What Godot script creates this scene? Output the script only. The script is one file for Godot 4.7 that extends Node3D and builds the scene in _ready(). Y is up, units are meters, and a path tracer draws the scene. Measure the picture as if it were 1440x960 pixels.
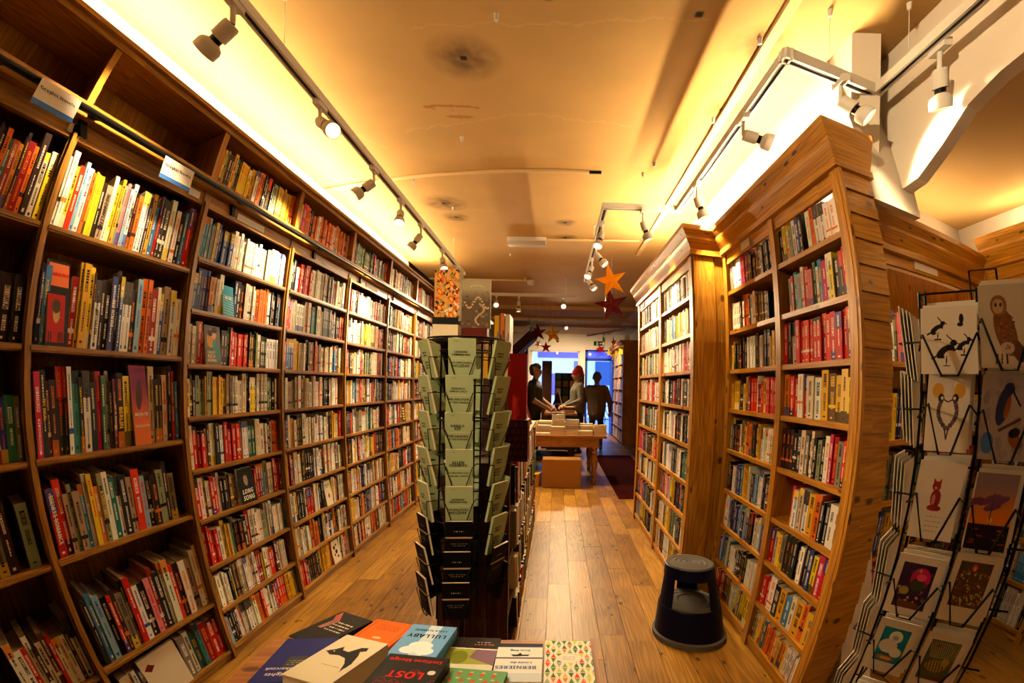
extends Node3D
# A long bookshop aisle seen through a wide lens. Walls, floor, ceiling and shelf boards are flat and level;
# the uprights, end panels and spinner poles of the place bow along the aisle, as they do in the photograph (bow()).

var M := {}
var taken := {}
var rng := RandomNumberGenerator.new()
const CEIL := 3.0
const TRACK := 2.73
const LX := -1.522      # front of the long bookcase on the left wall
const RX := 1.155       # front of the tall bookcase on the right
const CX := 0.95        # front of the lower bookcase beyond it
const LAMP := Color(1.0, 0.865, 0.66)

func bow(p: Vector3) -> Vector3:
	var rho := sqrt(pow(p.x - 0.093, 2) + pow(p.y - 1.446, 2) + 1e-8)
	var th := atan2(rho, -p.z)
	return Vector3(p.x, p.y, -1.2106 * rho / (2.0 * sin(th * 0.5)) + 0.018)

# ---------------------------------------------------------------- meshes
class MB:
	var v := PackedVector3Array()
	var n := PackedVector3Array()
	var u := PackedVector2Array()
	var c := PackedColorArray()
	var col := Color.WHITE
	func add(p: Vector3, nn: Vector3, t: Vector2) -> void:
		v.append(p); n.append(nn); u.append(t); c.append(col)
	func quad(a: Vector3, b: Vector3, d: Vector3, e: Vector3, ua: Vector2, ub: Vector2, ud: Vector2, ue: Vector2, out: Vector3) -> void:
		var nn := (d - a).cross(e - b)
		if nn.length_squared() < 1e-16: return
		nn = nn.normalized()
		if nn.dot(out) < 0.0:
			nn = -nn
			add(a, nn, ua); add(b, nn, ub); add(d, nn, ud); add(a, nn, ua); add(d, nn, ud); add(e, nn, ue)
		else:
			add(a, nn, ua); add(d, nn, ud); add(b, nn, ub); add(a, nn, ua); add(e, nn, ue); add(d, nn, ud)
	func tri(a: Vector3, b: Vector3, d: Vector3, out: Vector3) -> void:
		var nn := (b - a).cross(d - a).normalized()
		if nn.dot(out) < 0.0:
			add(a, -nn, Vector2.ZERO); add(b, -nn, Vector2(1, 0)); add(d, -nn, Vector2(0, 1))
		else:
			add(a, nn, Vector2.ZERO); add(d, nn, Vector2(0, 1)); add(b, nn, Vector2(1, 0))
	func mesh(origin := Vector3.ZERO) -> ArrayMesh:
		var vv := v
		if origin != Vector3.ZERO:
			vv = PackedVector3Array(); vv.resize(v.size())
			for i in v.size(): vv[i] = v[i] - origin
		var arr := []
		arr.resize(Mesh.ARRAY_MAX)
		arr[Mesh.ARRAY_VERTEX] = vv; arr[Mesh.ARRAY_NORMAL] = n; arr[Mesh.ARRAY_TEX_UV] = u; arr[Mesh.ARRAY_COLOR] = c
		var m := ArrayMesh.new()
		m.add_surface_from_arrays(Mesh.PRIMITIVE_TRIANGLES, arr)
		return m

# a box; bowed: its points follow the room's bow. Grain runs along axis g
func slab(mb: MB, lo: Vector3, hi: Vector3, seg := Vector3i.ONE, g := 1, bowed := true, off := Vector2.ZERO) -> void:
	for k in 3:
		var i := (k + 1) % 3
		var j := (k + 2) % 3
		for s in 2:
			var out := Vector3.ZERO
			out[k] = 1.0 if s else -1.0
			for a in seg[i]:
				for b in seg[j]:
					var p := []
					var t := []
					for w in [[0, 0], [1, 0], [1, 1], [0, 1]]:
						var q := Vector3.ZERO
						q[k] = hi[k] if s else lo[k]
						q[i] = lerpf(lo[i], hi[i], float(a + w[0]) / seg[i])
						q[j] = lerpf(lo[j], hi[j], float(b + w[1]) / seg[j])
						t.append((Vector2(q[j], q[i]) if g == i else Vector2(q[i], q[j])) + off)
						p.append(bow(q) if bowed else q)
					mb.quad(p[0], p[1], p[2], p[3], t[0], t[1], t[2], t[3], out)

func hexa(mb: MB, p: Array, cell := Rect2(0, 0, 1, 1)) -> void:   # eight corners, index x + 2y + 4z
	var mid := Vector3.ZERO
	for q in p: mid += q * 0.125
	var a := cell.position
	var b := cell.end
	for f in [[0, 2, 6, 4], [1, 3, 7, 5], [0, 1, 5, 4], [2, 3, 7, 6], [0, 1, 3, 2], [4, 5, 7, 6]]:
		mb.quad(p[f[0]], p[f[1]], p[f[2]], p[f[3]], Vector2(a.x, b.y), a, Vector2(b.x, a.y), b, (p[f[0]] + p[f[2]]) * 0.5 - mid)

func boxat(mb: MB, c: Vector3, size: Vector3, bas := Basis.IDENTITY) -> void:
	var p := []
	for i in 8:
		p.append(c + bas * (Vector3((i & 1) - 0.5, ((i >> 1) & 1) - 0.5, (i >> 2) - 0.5) * size))
	hexa(mb, p)

func tube(mb: MB, pts: Array, r: float, sides := 6) -> void:
	var prev := []
	for i in pts.size():
		var d: Vector3 = (pts[mini(i + 1, pts.size() - 1)] - pts[maxi(i - 1, 0)]).normalized()
		var s := d.cross(Vector3.UP if absf(d.y) < 0.9 else Vector3.RIGHT).normalized()
		var t := s.cross(d)
		var ring := []
		for k in sides:
			var a := TAU * k / sides
			ring.append([pts[i] + (s * cos(a) + t * sin(a)) * r, s * cos(a) + t * sin(a)])
		if i > 0:
			for k in sides:
				var l := (k + 1) % sides
				smooth_quad(mb, prev[k], prev[l], ring[l], ring[k])
		if i == 0 or i == pts.size() - 1:
			for k in sides:
				mb.tri(pts[i], ring[k][0], ring[(k + 1) % sides][0], -d if i == 0 else d)
		prev = ring

func smooth_quad(mb: MB, a: Array, b: Array, c: Array, d: Array) -> void:   # each [point, normal]
	var nn: Vector3 = (c[0] - a[0]).cross(d[0] - b[0])
	var o: Array = [a, b, c, a, c, d] if nn.dot(a[1] + c[1]) < 0.0 else [a, c, b, a, d, c]
	for q in o: mb.add(q[0], q[1], Vector2(q[0].x + q[0].z, q[0].y))

# turned shape: profile of [radius, height], along axis dir from at
func lathe(mb: MB, prof: Array, at: Vector3, dir := Vector3.UP, sides := 16) -> void:
	var s := dir.cross(Vector3.RIGHT if absf(dir.x) < 0.9 else Vector3.UP).normalized()
	var t := s.cross(dir)
	for i in prof.size() - 1:
		var r0: float = prof[i][0]
		var r1: float = prof[i + 1][0]
		var y0: float = prof[i][1]
		var y1: float = prof[i + 1][1]
		var sl := Vector2(y1 - y0, r0 - r1).normalized()
		if sl == Vector2.ZERO: continue
		for k in sides:
			var q := []
			for w in [[0, r0, y0], [1, r0, y0], [1, r1, y1], [0, r1, y1]]:
				var a: float = TAU * (k + w[0]) / sides
				var rad := s * cos(a) + t * sin(a)
				q.append([at + rad * w[1] + dir * w[2], (rad * sl.x + dir * sl.y).normalized()])
			smooth_quad(mb, q[0], q[1], q[2], q[3])

# ---------------------------------------------------------------- things
func numbered(called: String) -> String:
	var k: int = taken.get(called, 0)
	taken[called] = k + 1
	return called if k == 0 else "%s_%03d" % [called, k]

func tag(o: Node3D, label: String, category: String, group := "") -> Node3D:
	o.set_meta("label", label); o.set_meta("category", category)
	if group: o.set_meta("group", group)
	return o

func thing(called: String, label: String, category: String, at := Vector3.ZERO, group := "") -> Node3D:
	var o := Node3D.new()
	o.name = numbered(called)
	add_child(o)
	o.position = at
	return tag(o, label, category, group)

func part(called: String, mb: MB, m: Material, parent: Node3D, label := "") -> MeshInstance3D:
	var o := MeshInstance3D.new()
	o.name = called
	var org := parent.position if parent != self and parent.get_parent() == self else Vector3.ZERO
	if parent != self and parent.get_parent() != self: org = parent.get_parent().position + parent.position
	o.mesh = mb.mesh(org)
	o.material_override = m
	parent.add_child(o, true)
	if label: o.set_meta("label", label)
	return o

func single(called: String, mb: MB, m: Material, at: Vector3, label: String, category: String, group := "") -> MeshInstance3D:
	var o := MeshInstance3D.new()
	o.name = numbered(called)
	o.mesh = mb.mesh(at)
	o.position = at
	o.material_override = m
	add_child(o)
	tag(o, label, category, group)
	return o

func struct_(called: String, mb: MB, m: Material, label: String, category := "wall") -> MeshInstance3D:
	var o := MeshInstance3D.new()
	o.name = called
	o.mesh = mb.mesh()
	o.material_override = m
	add_child(o)
	o.set_meta("kind", "structure"); o.set_meta("label", label); o.set_meta("category", category)
	return o

var font: SystemFont
var text_cache := {}
func words(text: String, parent: Node3D, at: Vector3, right: Vector3, normal: Vector3, h: float, w: float, m: Material) -> void:
	if not text_cache.has(text):
		var tm := TextMesh.new()
		tm.font = font; tm.text = text; tm.font_size = 24; tm.depth = 0.0; tm.curve_step = 3.0
		text_cache[text] = tm
	var mesh: TextMesh = text_cache[text]
	var bb := mesh.get_aabb()
	var s := minf(h / maxf(bb.size.y, 0.001), w / maxf(bb.size.x, 0.001))
	var o := MeshInstance3D.new()
	o.name = "lettering"
	o.mesh = mesh; o.material_override = m
	parent.add_child(o, true)
	var up := normal.cross(right).normalized()
	var b := Basis(right.normalized(), up, normal.normalized()).orthonormalized()
	var org := parent.position
	if parent.get_parent() != self: org += parent.get_parent().position
	o.transform = Transform3D(b.scaled(Vector3.ONE), at - org)
	o.transform.basis = b * Basis.from_scale(Vector3(s, s, 1.0))
	o.position -= o.transform.basis * (bb.position + bb.size * 0.5)

# ---------------------------------------------------------------- materials
func mat(key: String, c: Color, rough := 0.7, metal := 0.0) -> StandardMaterial3D:
	var m := StandardMaterial3D.new()
	m.albedo_color = c; m.roughness = rough; m.metallic = metal; m.metallic_specular = 0.2
	M[key] = m
	return m

func glow(key: String, c: Color, e: float) -> StandardMaterial3D:
	var m := mat(key, Color(0.9, 0.88, 0.85), 0.4)
	m.emission_enabled = true; m.emission = c; m.emission_energy_multiplier = e
	return m

func wood(key: String, dark: Color, light: Color, knots: int, sd: int, rough := 0.45) -> void:
	var w := 256
	var h := 512
	var im := Image.create(w, h, false, Image.FORMAT_RGB8)
	var fn := FastNoiseLite.new()
	fn.seed = sd; fn.frequency = 0.012; fn.fractal_octaves = 2
	var fine := FastNoiseLite.new()
	fine.seed = sd + 1; fine.frequency = 0.12; fine.fractal_octaves = 2
	var r := RandomNumberGenerator.new()
	r.seed = sd
	var kn := []
	for k in knots: kn.append([r.randf_range(20, w - 20), r.randf_range(30, h - 30), r.randf_range(3, 7)])
	for y in h:
		for x in w:
			var warp := 0.0
			var spot := 0.0
			for k in kn:
				var d := Vector2(x - k[0], (y - k[1]) * 0.55).length()
				if d < k[2] * 6.0:
					warp += k[2] * 2.2 * exp(-d * d / (k[2] * k[2] * 5.0)) * signf(x - k[0])
					spot = maxf(spot, 1.0 - smoothstep(k[2] * 0.6, k[2] * 1.3, d))
			var q := fn.get_noise_2d(x + warp, y * 0.09)
			var ring := 0.5 + 0.5 * sin((x + warp) * 0.16 + q * 22.0)
			var t := clampf(0.5 + 0.42 * (ring - 0.5) + 0.5 * fine.get_noise_2d(x * 1.4, y * 0.05) + 0.35 * fn.get_noise_2d(x * 0.4 + 900.0, y * 0.3), 0.0, 1.0)
			var c := dark.lerp(light, t).lerp(dark.darkened(0.55), spot * 0.85)
			im.set_pixel(x, y, c)
	im.generate_mipmaps()
	var m := mat(key, Color.WHITE, rough)
	m.albedo_texture = ImageTexture.create_from_image(im)
	m.uv1_scale = Vector3(1.9, 0.95, 1)
	m.metallic_specular = 0.3

func paint(key: String, im: Image, rough := 0.6) -> StandardMaterial3D:
	im.generate_mipmaps()
	var m := mat(key, Color.WHITE, rough)
	m.albedo_texture = ImageTexture.create_from_image(im)
	return m

func canvas(w: int, h: int, c: Color) -> Image:
	var im := Image.create(w, h, false, Image.FORMAT_RGB8)
	im.fill(c)
	return im

func blob(im: Image, cx: float, cy: float, rx: float, ry: float, c: Color, ang := 0.0) -> void:
	var m := maxf(rx, ry)
	for y in range(maxi(0, int(cy - m)), mini(im.get_height(), int(cy + m) + 1)):
		for x in range(maxi(0, int(cx - m)), mini(im.get_width(), int(cx + m) + 1)):
			var d := Vector2(x - cx, y - cy).rotated(-ang)
			if d.x * d.x / (rx * rx) + d.y * d.y / (ry * ry) <= 1.0: im.set_pixel(x, y, c)

func shape(im: Image, pts: Array, c: Color) -> void:
	var pp := PackedVector2Array(pts)
	var bb := Rect2(pp[0], Vector2.ZERO)
	for p in pp: bb = bb.expand(p)
	for y in range(maxi(0, int(bb.position.y)), mini(im.get_height(), int(bb.end.y) + 1)):
		for x in range(maxi(0, int(bb.position.x)), mini(im.get_width(), int(bb.end.x) + 1)):
			if Geometry2D.is_point_in_polygon(Vector2(x, y), pp): im.set_pixel(x, y, c)

func stroke(im: Image, a: Vector2, b: Vector2, w: float, c: Color) -> void:
	var d := (b - a).normalized().orthogonal() * w * 0.5
	shape(im, [a + d, b + d, b - d, a - d], c)

func dashes(im: Image, x0: float, x1: float, y: float, h: float, c: Color) -> void:   # print too small to read
	var x := x0
	while x < x1:
		var w := rng.randf_range(2, 7)
		im.fill_rect(Rect2i(int(x), int(y), int(minf(w, x1 - x)), int(h)), c)
		x += w + rng.randf_range(1, 3)

# the printed spines: 128 designs of 32 x 256 pixels, then a strip of plain cloth in each design's colour, then paper
const CLASSES := "WWWWWWWWWWWWWWWWWWWWWWWWWWWWWWKKKKKKKKKKKKKKKKKKKKKKRRRRRRRRRRRRRRRROOOOOOOOYYYYYYYYYYYYBBBBBBBBBBBBBBGGGGGGGGGGPPPPPPPPNNNNNNNN"
var by_class := {}
func spines() -> void:
	var im := Image.create(2048, 576, false, Image.FORMAT_RGB8)
	var base := {"W": [Color(0.9, 0.88, 0.83), Color(0.95, 0.94, 0.91), Color(0.84, 0.78, 0.66), Color(0.92, 0.9, 0.87)], "K": [Color(0.06, 0.055, 0.055), Color(0.1, 0.09, 0.09), Color(0.09, 0.11, 0.13), Color(0.14, 0.1, 0.09)],
		"R": [Color(0.72, 0.1, 0.07), Color(0.82, 0.16, 0.08), Color(0.55, 0.07, 0.07), Color(0.8, 0.12, 0.05)], "O": [Color(0.87, 0.4, 0.1), Color(0.85, 0.5, 0.2)], "Y": [Color(0.9, 0.78, 0.12), Color(0.87, 0.72, 0.35), Color(0.85, 0.66, 0.1)],
		"B": [Color(0.13, 0.2, 0.5), Color(0.2, 0.45, 0.68), Color(0.5, 0.68, 0.78), Color(0.1, 0.12, 0.3)], "G": [Color(0.1, 0.34, 0.26), Color(0.35, 0.45, 0.18), Color(0.12, 0.4, 0.42), Color(0.5, 0.56, 0.4)], "P": [Color(0.75, 0.12, 0.35), Color(0.4, 0.2, 0.42), Color(0.85, 0.5, 0.52)], "N": [Color(0.4, 0.26, 0.15), Color(0.45, 0.42, 0.38), Color(0.3, 0.2, 0.16), Color(0.6, 0.52, 0.4)]}
	var inks := [Color(0.08, 0.07, 0.07), Color(0.92, 0.9, 0.85), Color(0.8, 0.12, 0.08), Color(0.9, 0.75, 0.15), Color(0.15, 0.25, 0.6), Color(0.85, 0.45, 0.1)]
	for i in 128:
		var k := CLASSES[i] if i < CLASSES.length() else "N"
		if not by_class.has(k): by_class[k] = []
		by_class[k].append(i)
		var opts: Array = base[k]
		var c: Color = opts[rng.randi() % opts.size()]
		c = c.lerp(Color(rng.randf(), rng.randf(), rng.randf()), 0.06)
		var x := (i % 64) * 32
		var y := (i / 64) * 256
		im.fill_rect(Rect2i(x, y, 32, 256), c)
		var ink: Color = inks[rng.randi() % inks.size()]
		if absf(ink.get_luminance() - c.get_luminance()) < 0.3: ink = inks[1] if c.get_luminance() < 0.45 else inks[0]
		var sort := rng.randi() % 6
		if sort == 0:
			im.fill_rect(Rect2i(x, y, 32, rng.randi_range(30, 90)), c.lerp(inks[rng.randi() % 6], 0.8))
		elif sort == 1:
			im.fill_rect(Rect2i(x, y + rng.randi_range(150, 190), 32, 16), ink)
		elif sort == 2:
			im.fill_rect(Rect2i(x, y + 200, 32, 56), c.lerp(inks[rng.randi() % 6], 0.7))
		var t := rng.randi_range(16, 50)                      # title and author as rows of letter-sized marks
		var wide := rng.randi_range(8, 15)
		for run in 2:
			var stop := t + rng.randi_range(50, 90)
			while t < stop:
				var w := rng.randi_range(3, 8)
				im.fill_rect(Rect2i(x + 16 - wide / 2, y + t, wide, w), ink)
				if rng.randf() < 0.7: im.fill_rect(Rect2i(x + 16 - wide / 2 + rng.randi_range(2, 4), y + t + 1, maxi(wide - 6, 2), maxi(w - 3, 1)), c)
				t += w + 2
			t += rng.randi_range(12, 30)
			wide = maxi(wide - 4, 5)
		if rng.randf() < 0.55: im.fill_rect(Rect2i(x + 11, y + 232, rng.randi_range(6, 11), rng.randi_range(6, 12)), ink)
		im.fill_rect(Rect2i((i % 64) * 32, 512 + (i / 64) * 16, 32, 16), c)
	im.fill_rect(Rect2i(0, 544, 2048, 32), Color(0.8, 0.73, 0.6))
	for x in range(0, 2048, 2):
		im.fill_rect(Rect2i(x, 544, 1, 32), Color(0.8, 0.73, 0.6).darkened(rng.randf() * 0.22))
	var m := paint("books", im, 0.55)
	m.vertex_color_use_as_albedo = false

func spine_cell(i: int) -> Rect2:
	return Rect2(((i % 64) * 32 + 1) / 2048.0, ((i / 64) * 256 + 1) / 576.0, 30 / 2048.0, 254 / 576.0)
func cloth_cell(i: int) -> Rect2:
	return Rect2(((i % 64) * 32 + 8) / 2048.0, (512 + (i / 64) * 16 + 5) / 576.0, 16 / 2048.0, 6 / 576.0)
const PAPER := Rect2(0.1, 548 / 576.0, 0.06, 24 / 576.0)

# ---------------------------------------------------------------- books on shelves
var rest := MB.new()       # the books past the 300 that show largest
var singles := 0
const NAMES := {"W": "white", "K": "black", "R": "red", "O": "orange", "Y": "yellow", "B": "blue", "G": "green", "P": "pink", "N": "brown"}

func corners(axis: int, o0: float, o1: float, y0: float, y1: float, a0: float, a1: float, lean := 0.0, foot := 0.0) -> Array:
	var p := []
	for i in 8:
		var y := y1 if i & 2 else y0
		var a := (a1 if i & 4 else a0) + lean * (y - foot)
		var o := o1 if i & 1 else o0
		p.append(bow(Vector3(o, y, a) if axis == 0 else Vector3(a, y, o)))
	return p

# spine at o, body reaching back by d (dir: which way the spine faces), standing on y, from a to a + t along the shelf
func shelf_book(axis: int, o: float, dir: int, y: float, a: float, t: float, h: float, d: float, lean: float, design: int) -> void:
	var p := corners(axis, o, o - dir * d, y, y + h, a, a + t, lean, y)
	var s := spine_cell(design)
	var k := cloth_cell(design)
	var mid := Vector3.ZERO
	for q in p: mid += q * 0.125
	rest.quad(p[0], p[2], p[6], p[4], Vector2(s.position.x, s.end.y), s.position, Vector2(s.end.x, s.position.y), s.end, p[0] + p[6] - mid * 2)
	for f in [[0, 1, 3, 2], [4, 5, 7, 6]]:
		rest.quad(p[f[0]], p[f[1]], p[f[2]], p[f[3]], k.position, k.position, k.end, k.end, p[f[0]] + p[f[2]] - mid * 2)
	rest.quad(p[2], p[3], p[7], p[6], PAPER.position, Vector2(PAPER.end.x, PAPER.position.y), PAPER.end, Vector2(PAPER.position.x, PAPER.end.y), p[2] + p[7] - mid * 2)

func own_book(axis: int, o: float, dir: int, y: float, a: float, t: float, h: float, d: float, lean: float, design: int, label: String, text: Array) -> void:
	singles += 1
	var p := corners(axis, o, o - dir * d, y, y + h, a, a + t, lean, y)
	var base: Vector3 = (p[0] + p[1] + p[4] + p[5]) * 0.25
	var b := thing("book", label, "book", base, "books on the bookcase shelves")
	var mb := MB.new()
	var e := 0.0022
	hexa(mb, corners(axis, o, o - dir * e, y, y + h, a, a + t, lean, y), spine_cell(design))
	for w in [[a, a + e], [a + t - e, a + t]]:
		hexa(mb, corners(axis, o - dir * e, o - dir * d, y, y + h, w[0], w[1], lean, y), cloth_cell(design))
	var cov := part("cover", mb, M.books, b)
	mb = MB.new()
	hexa(mb, corners(axis, o - dir * e, o - dir * (d - 0.004), y + 0.003, y + h - 0.004, a + e, a + t - e, lean, y), PAPER)
	part("pages", mb, M.books, b)
	if text.size():
		var top: Vector3 = (p[2] + p[6]) * 0.5
		var bot: Vector3 = (p[0] + p[4]) * 0.5
		var down := (bot - top).normalized()
		var out := Vector3(dir, 0, 0) if axis == 0 else Vector3(0, 0, dir)
		words(text[0], cov, top.lerp(bot, text[2] if text.size() > 2 else 0.45) + out * 0.0012, down, out, (p[4] - p[0]).length() * 0.62, top.distance_to(bot) * 0.7, text[1])

# a book turned to show its cover
func face_out(axis: int, o: float, dir: int, y: float, al: float, ar: float, h: float, t: float, m: Material, called: String, label: String, texts: Array, lean_back := 0.0) -> void:
	var p := corners(axis, o, o - dir * t, y, y + h, al, ar)      # index 4: the shelf's right end
	for i in 8:
		if i & 2: p[i] += Vector3(-dir * lean_back, 0, 0) if axis == 0 else Vector3(0, 0, -dir * lean_back)
	var base: Vector3 = (p[0] + p[1] + p[4] + p[5]) * 0.25
	var b := thing(called, label, "book", base)
	var out := Vector3(dir, 0, 0) if axis == 0 else Vector3(0, 0, dir)
	var mb := MB.new()
	mb.quad(p[2], p[6], p[4], p[0], Vector2(0, 0), Vector2(1, 0), Vector2(1, 1), Vector2(0, 1), out)
	var cov := part("front_cover", mb, m, b)
	mb = MB.new()
	var q := p.duplicate()
	for i in [0, 2, 4, 6]: q[i] = p[i] - out * 0.001
	hexa(mb, q, PAPER)
	part("pages", mb, M.books, b)
	for s in texts:      # [text, u, v, width, height, material]
		var at: Vector3 = (p[2].lerp(p[6], s[1])).lerp(p[0].lerp(p[4], s[1]), s[2]) + out * 0.0015
		var nn: Vector3 = (p[6] - p[2]).cross(p[2] - p[0]).normalized()
		if nn.dot(out) < 0: nn = -nn
		words(s[0], cov, at, p[6] - p[2], nn, p[2].distance_to(p[0]) * s[4], p[2].distance_to(p[6]) * s[3], s[5])

func ordinal(i: int) -> String:
	var s := "th"
	if i % 100 < 11 or i % 100 > 13: s = {1: "st", 2: "nd", 3: "rd"}.get(i % 10, "th")
	return "%d%s" % [i, s]

# a row of books from al (the left end for someone facing the shelf) to ar. own: each letter of seq is one book, in order;
# otherwise seq is the mix of colours that the row is drawn from. "_" is a gap, digits are covers facing out
func row(axis: int, o: float, dir: int, al: float, ar: float, y: float, lo: float, hi: float, d: float, seq: String, own := false, where := "", texts := {}, covers := {}) -> void:
	var sg := signf(ar - al)
	var width := absf(ar - al)
	var list := []
	if own:
		var sum := 0.0
		for ch in seq:
			var t := 0.026 * rng.randf_range(0.65, 1.4)
			if ch == "_": t = 0.03
			elif covers.has(ch): t = covers[ch][0]
			elif ch == ch.to_lower(): t *= 0.55
			list.append([ch, t]); sum += t
		for q in list: q[1] *= width / sum
	else:
		var run := 0
		var ch := ""
		var x := 0.0
		while x < width - 0.008:
			if run <= 0:
				ch = seq[rng.randi() % seq.length()]
				run = [1, 1, 1, 2, 2, 3, 5][rng.randi() % 7]
			run -= 1
			var t := minf(rng.randf_range(0.012, 0.034), width - x)
			list.append([ch, t])
			x += t
	var a := al
	var count := 0
	var last := -1
	var last_h := 0.0
	for i in list.size():
		var ch: String = list[i][0]
		var t: float = list[i][1]
		if covers.has(ch):
			var c: Array = covers[ch]
			face_out(axis, o + dir * 0.008, dir, y, a, a + sg * t, c[1], 0.022, c[2], c[3], c[4], c[5], 0.02)
		elif ch != "_":
			var up := ch.to_upper()
			var pool: Array = by_class[up]
			var same: bool = i > 0 and list[i - 1][0] == ch and rng.randf() < 0.45
			var design: int = last if same else pool[rng.randi() % pool.size()]
			var h := last_h if same else rng.randf_range(lo, hi)
			last = design; last_h = h
			var inset := rng.randf_range(0.003, 0.014)
			count += 1
			var gap := 0.0012
			if own:
				var size := "slim" if t < 0.014 else ("thick" if t > 0.03 else "upright")
				if h > lerpf(lo, hi, 0.8): size = "tall"
				elif h < lerpf(lo, hi, 0.2): size = "short"
				own_book(axis, o - dir * inset, dir, y, a + sg * gap * 0.3, sg * (t - gap), h, d, 0.0, design, "%s %s book, %s from left, %s" % [size, NAMES[up], ordinal(count), where], texts.get(i, []))
			else:
				shelf_book(axis, o - dir * inset, dir, y, a, sg * (t - gap), h, d, 0.0, design)
		a += sg * t

# ---------------------------------------------------------------- bookcases
const CORNICE := [[0.0, 2.27], [0.022, 2.275], [0.022, 2.305], [0.012, 2.315], [0.04, 2.355], [0.052, 2.375], [0.052, 2.39], [0.085, 2.43], [0.085, 2.46], [0.0, 2.46]]
func sweep(mb: MB, path: Array, prof: Array, drop := 0.0) -> void:      # path in plan (x, z); its left hand is the room
	var pts := []
	for i in path.size() - 1:
		var n := maxi(1, int((path[i + 1] - path[i]).length() / 0.16))
		for k in n: pts.append([path[i].lerp(path[i + 1], float(k) / n), i, k])
	pts.append([path[-1], path.size() - 2, -1])
	var nor := []
	for i in path.size() - 1:
		var d: Vector2 = (path[i + 1] - path[i]).normalized()
		nor.append(Vector2(d.y, -d.x) * -1.0)
	for i in pts.size() - 1:
		for j in prof.size() - 1:
			var q := []
			var t := []
			for w in [[0, 0], [1, 0], [1, 1], [0, 1]]:
				var e: Array = pts[i + w[0]]
				var off: Vector2 = nor[e[1]]
				if e[2] == 0 and e[1] > 0: off = nor[e[1]] + nor[e[1] - 1]
				var pr: Array = prof[j + w[1]]
				var pl: Vector2 = e[0] + off * pr[0]
				q.append(bow(Vector3(pl.x, pr[1] - drop, pl.y)))
				t.append(Vector2(pr[1] + pr[0] * 1.5, pl.x + pl.y))
			var n2: Vector2 = nor[pts[i][1]]
			var up: float = prof[j + 1][0] - prof[j][0]
			var out := Vector3(n2.x, -up * 8.0, n2.y)
			if j == prof.size() - 2: out = Vector3.UP
			mb.quad(q[0], q[1], q[2], q[3], t[0], t[1], t[2], t[3], out)

func off() -> Vector2:
	return Vector2(rng.randf() * 3.0, rng.randf() * 3.0)

# a bookcase whose front is the plane x = o (axis 0) or z = o (axis 1); stiles at the places in ups
func pine_case(called: String, label: String, axis: int, o: float, back: float, ups: Array, boards: Array, top: float, drop: float, m: Material, w := 0.055) -> Node3D:
	var dir := 1.0 if o > back else -1.0
	var at := bow(Vector3(o, 0, (ups[0] + ups[-1]) * 0.5) if axis == 0 else Vector3((ups[0] + ups[-1]) * 0.5, 0, o))
	var b := thing(called, label, "bookcase", Vector3(at.x, 0, at.z))
	var lo := minf(o, back)
	var hi := maxf(o, back)
	var box := func(o0: float, o1: float, y0: float, y1: float, a0: float, a1: float, seg: Vector2i, g: int) -> MB:   # seg: (up, along)
		var mb := MB.new()
		var o2 := Vector2(minf(o0, o1), maxf(o0, o1))
		if axis == 0: slab(mb, Vector3(o2.x, y0, minf(a0, a1)), Vector3(o2.y, y1, maxf(a0, a1)), Vector3i(1, seg.x, seg.y), 1 if g == 1 else 2, true, off())
		else: slab(mb, Vector3(minf(a0, a1), y0, o2.x), Vector3(maxf(a0, a1), y1, o2.y), Vector3i(seg.y, seg.x, 1), 1 if g == 1 else 0, true, off())
		return mb
	part("back_panel", box.call(back, back + dir * 0.012, 0.0, top, ups[0], ups[-1], Vector2i(12, 8), 1), m, b)
	for i in ups.size():
		part("upright", box.call(o + dir * 0.006, back, 0.0, top, ups[i] - w * 0.5, ups[i] + w * 0.5, Vector2i(16, 1), 1), m, b)
	for i in ups.size() - 1:
		var a0: float = minf(ups[i], ups[i + 1]) + w * 0.5
		var a1: float = maxf(ups[i], ups[i + 1]) - w * 0.5
		for y in boards:
			part("shelf", box.call(o, back + dir * 0.012, y - 0.024, y, a0, a1, Vector2i(1, 5), 2), m, b)
		part("plinth", box.call(o - dir * 0.01, o - dir * 0.03, 0.0, boards[0] - 0.024, a0, a1, Vector2i(1, 4), 2), m, b)
		part("fascia", box.call(o - dir * 0.004, o - dir * 0.026, top - 0.085, top, a0, a1, Vector2i(1, 5), 2), m, b)
	return b

# ---------------------------------------------------------------- lights
func cove(a: Vector3, b: Vector3, energy: float, label: String) -> void:     # a strip of light lying on a bookcase, shining at the ceiling
	var mb := MB.new()
	var mid := (a + b) * 0.5
	tube(mb, [a, b], 0.012, 8)
	var o := single("cove_light", mb, M.strip, mid, label, "light strip", "strip lights on the bookcase tops")
	var l := AreaLight3D.new()
	l.name = "strip_glow"
	l.light_color = LAMP; l.light_energy = energy * a.distance_to(b); l.area_size = Vector2(0.03, a.distance_to(b)); l.area_range = 12.0; l.shadow_enabled = true
	o.add_child(l)
	var d := (b - a).normalized()
	l.basis = Basis(d.cross(Vector3.UP).normalized() * -1.0, d, Vector3.DOWN).orthonormalized()
	l.position = Vector3(0, 0.02, 0)

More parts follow.
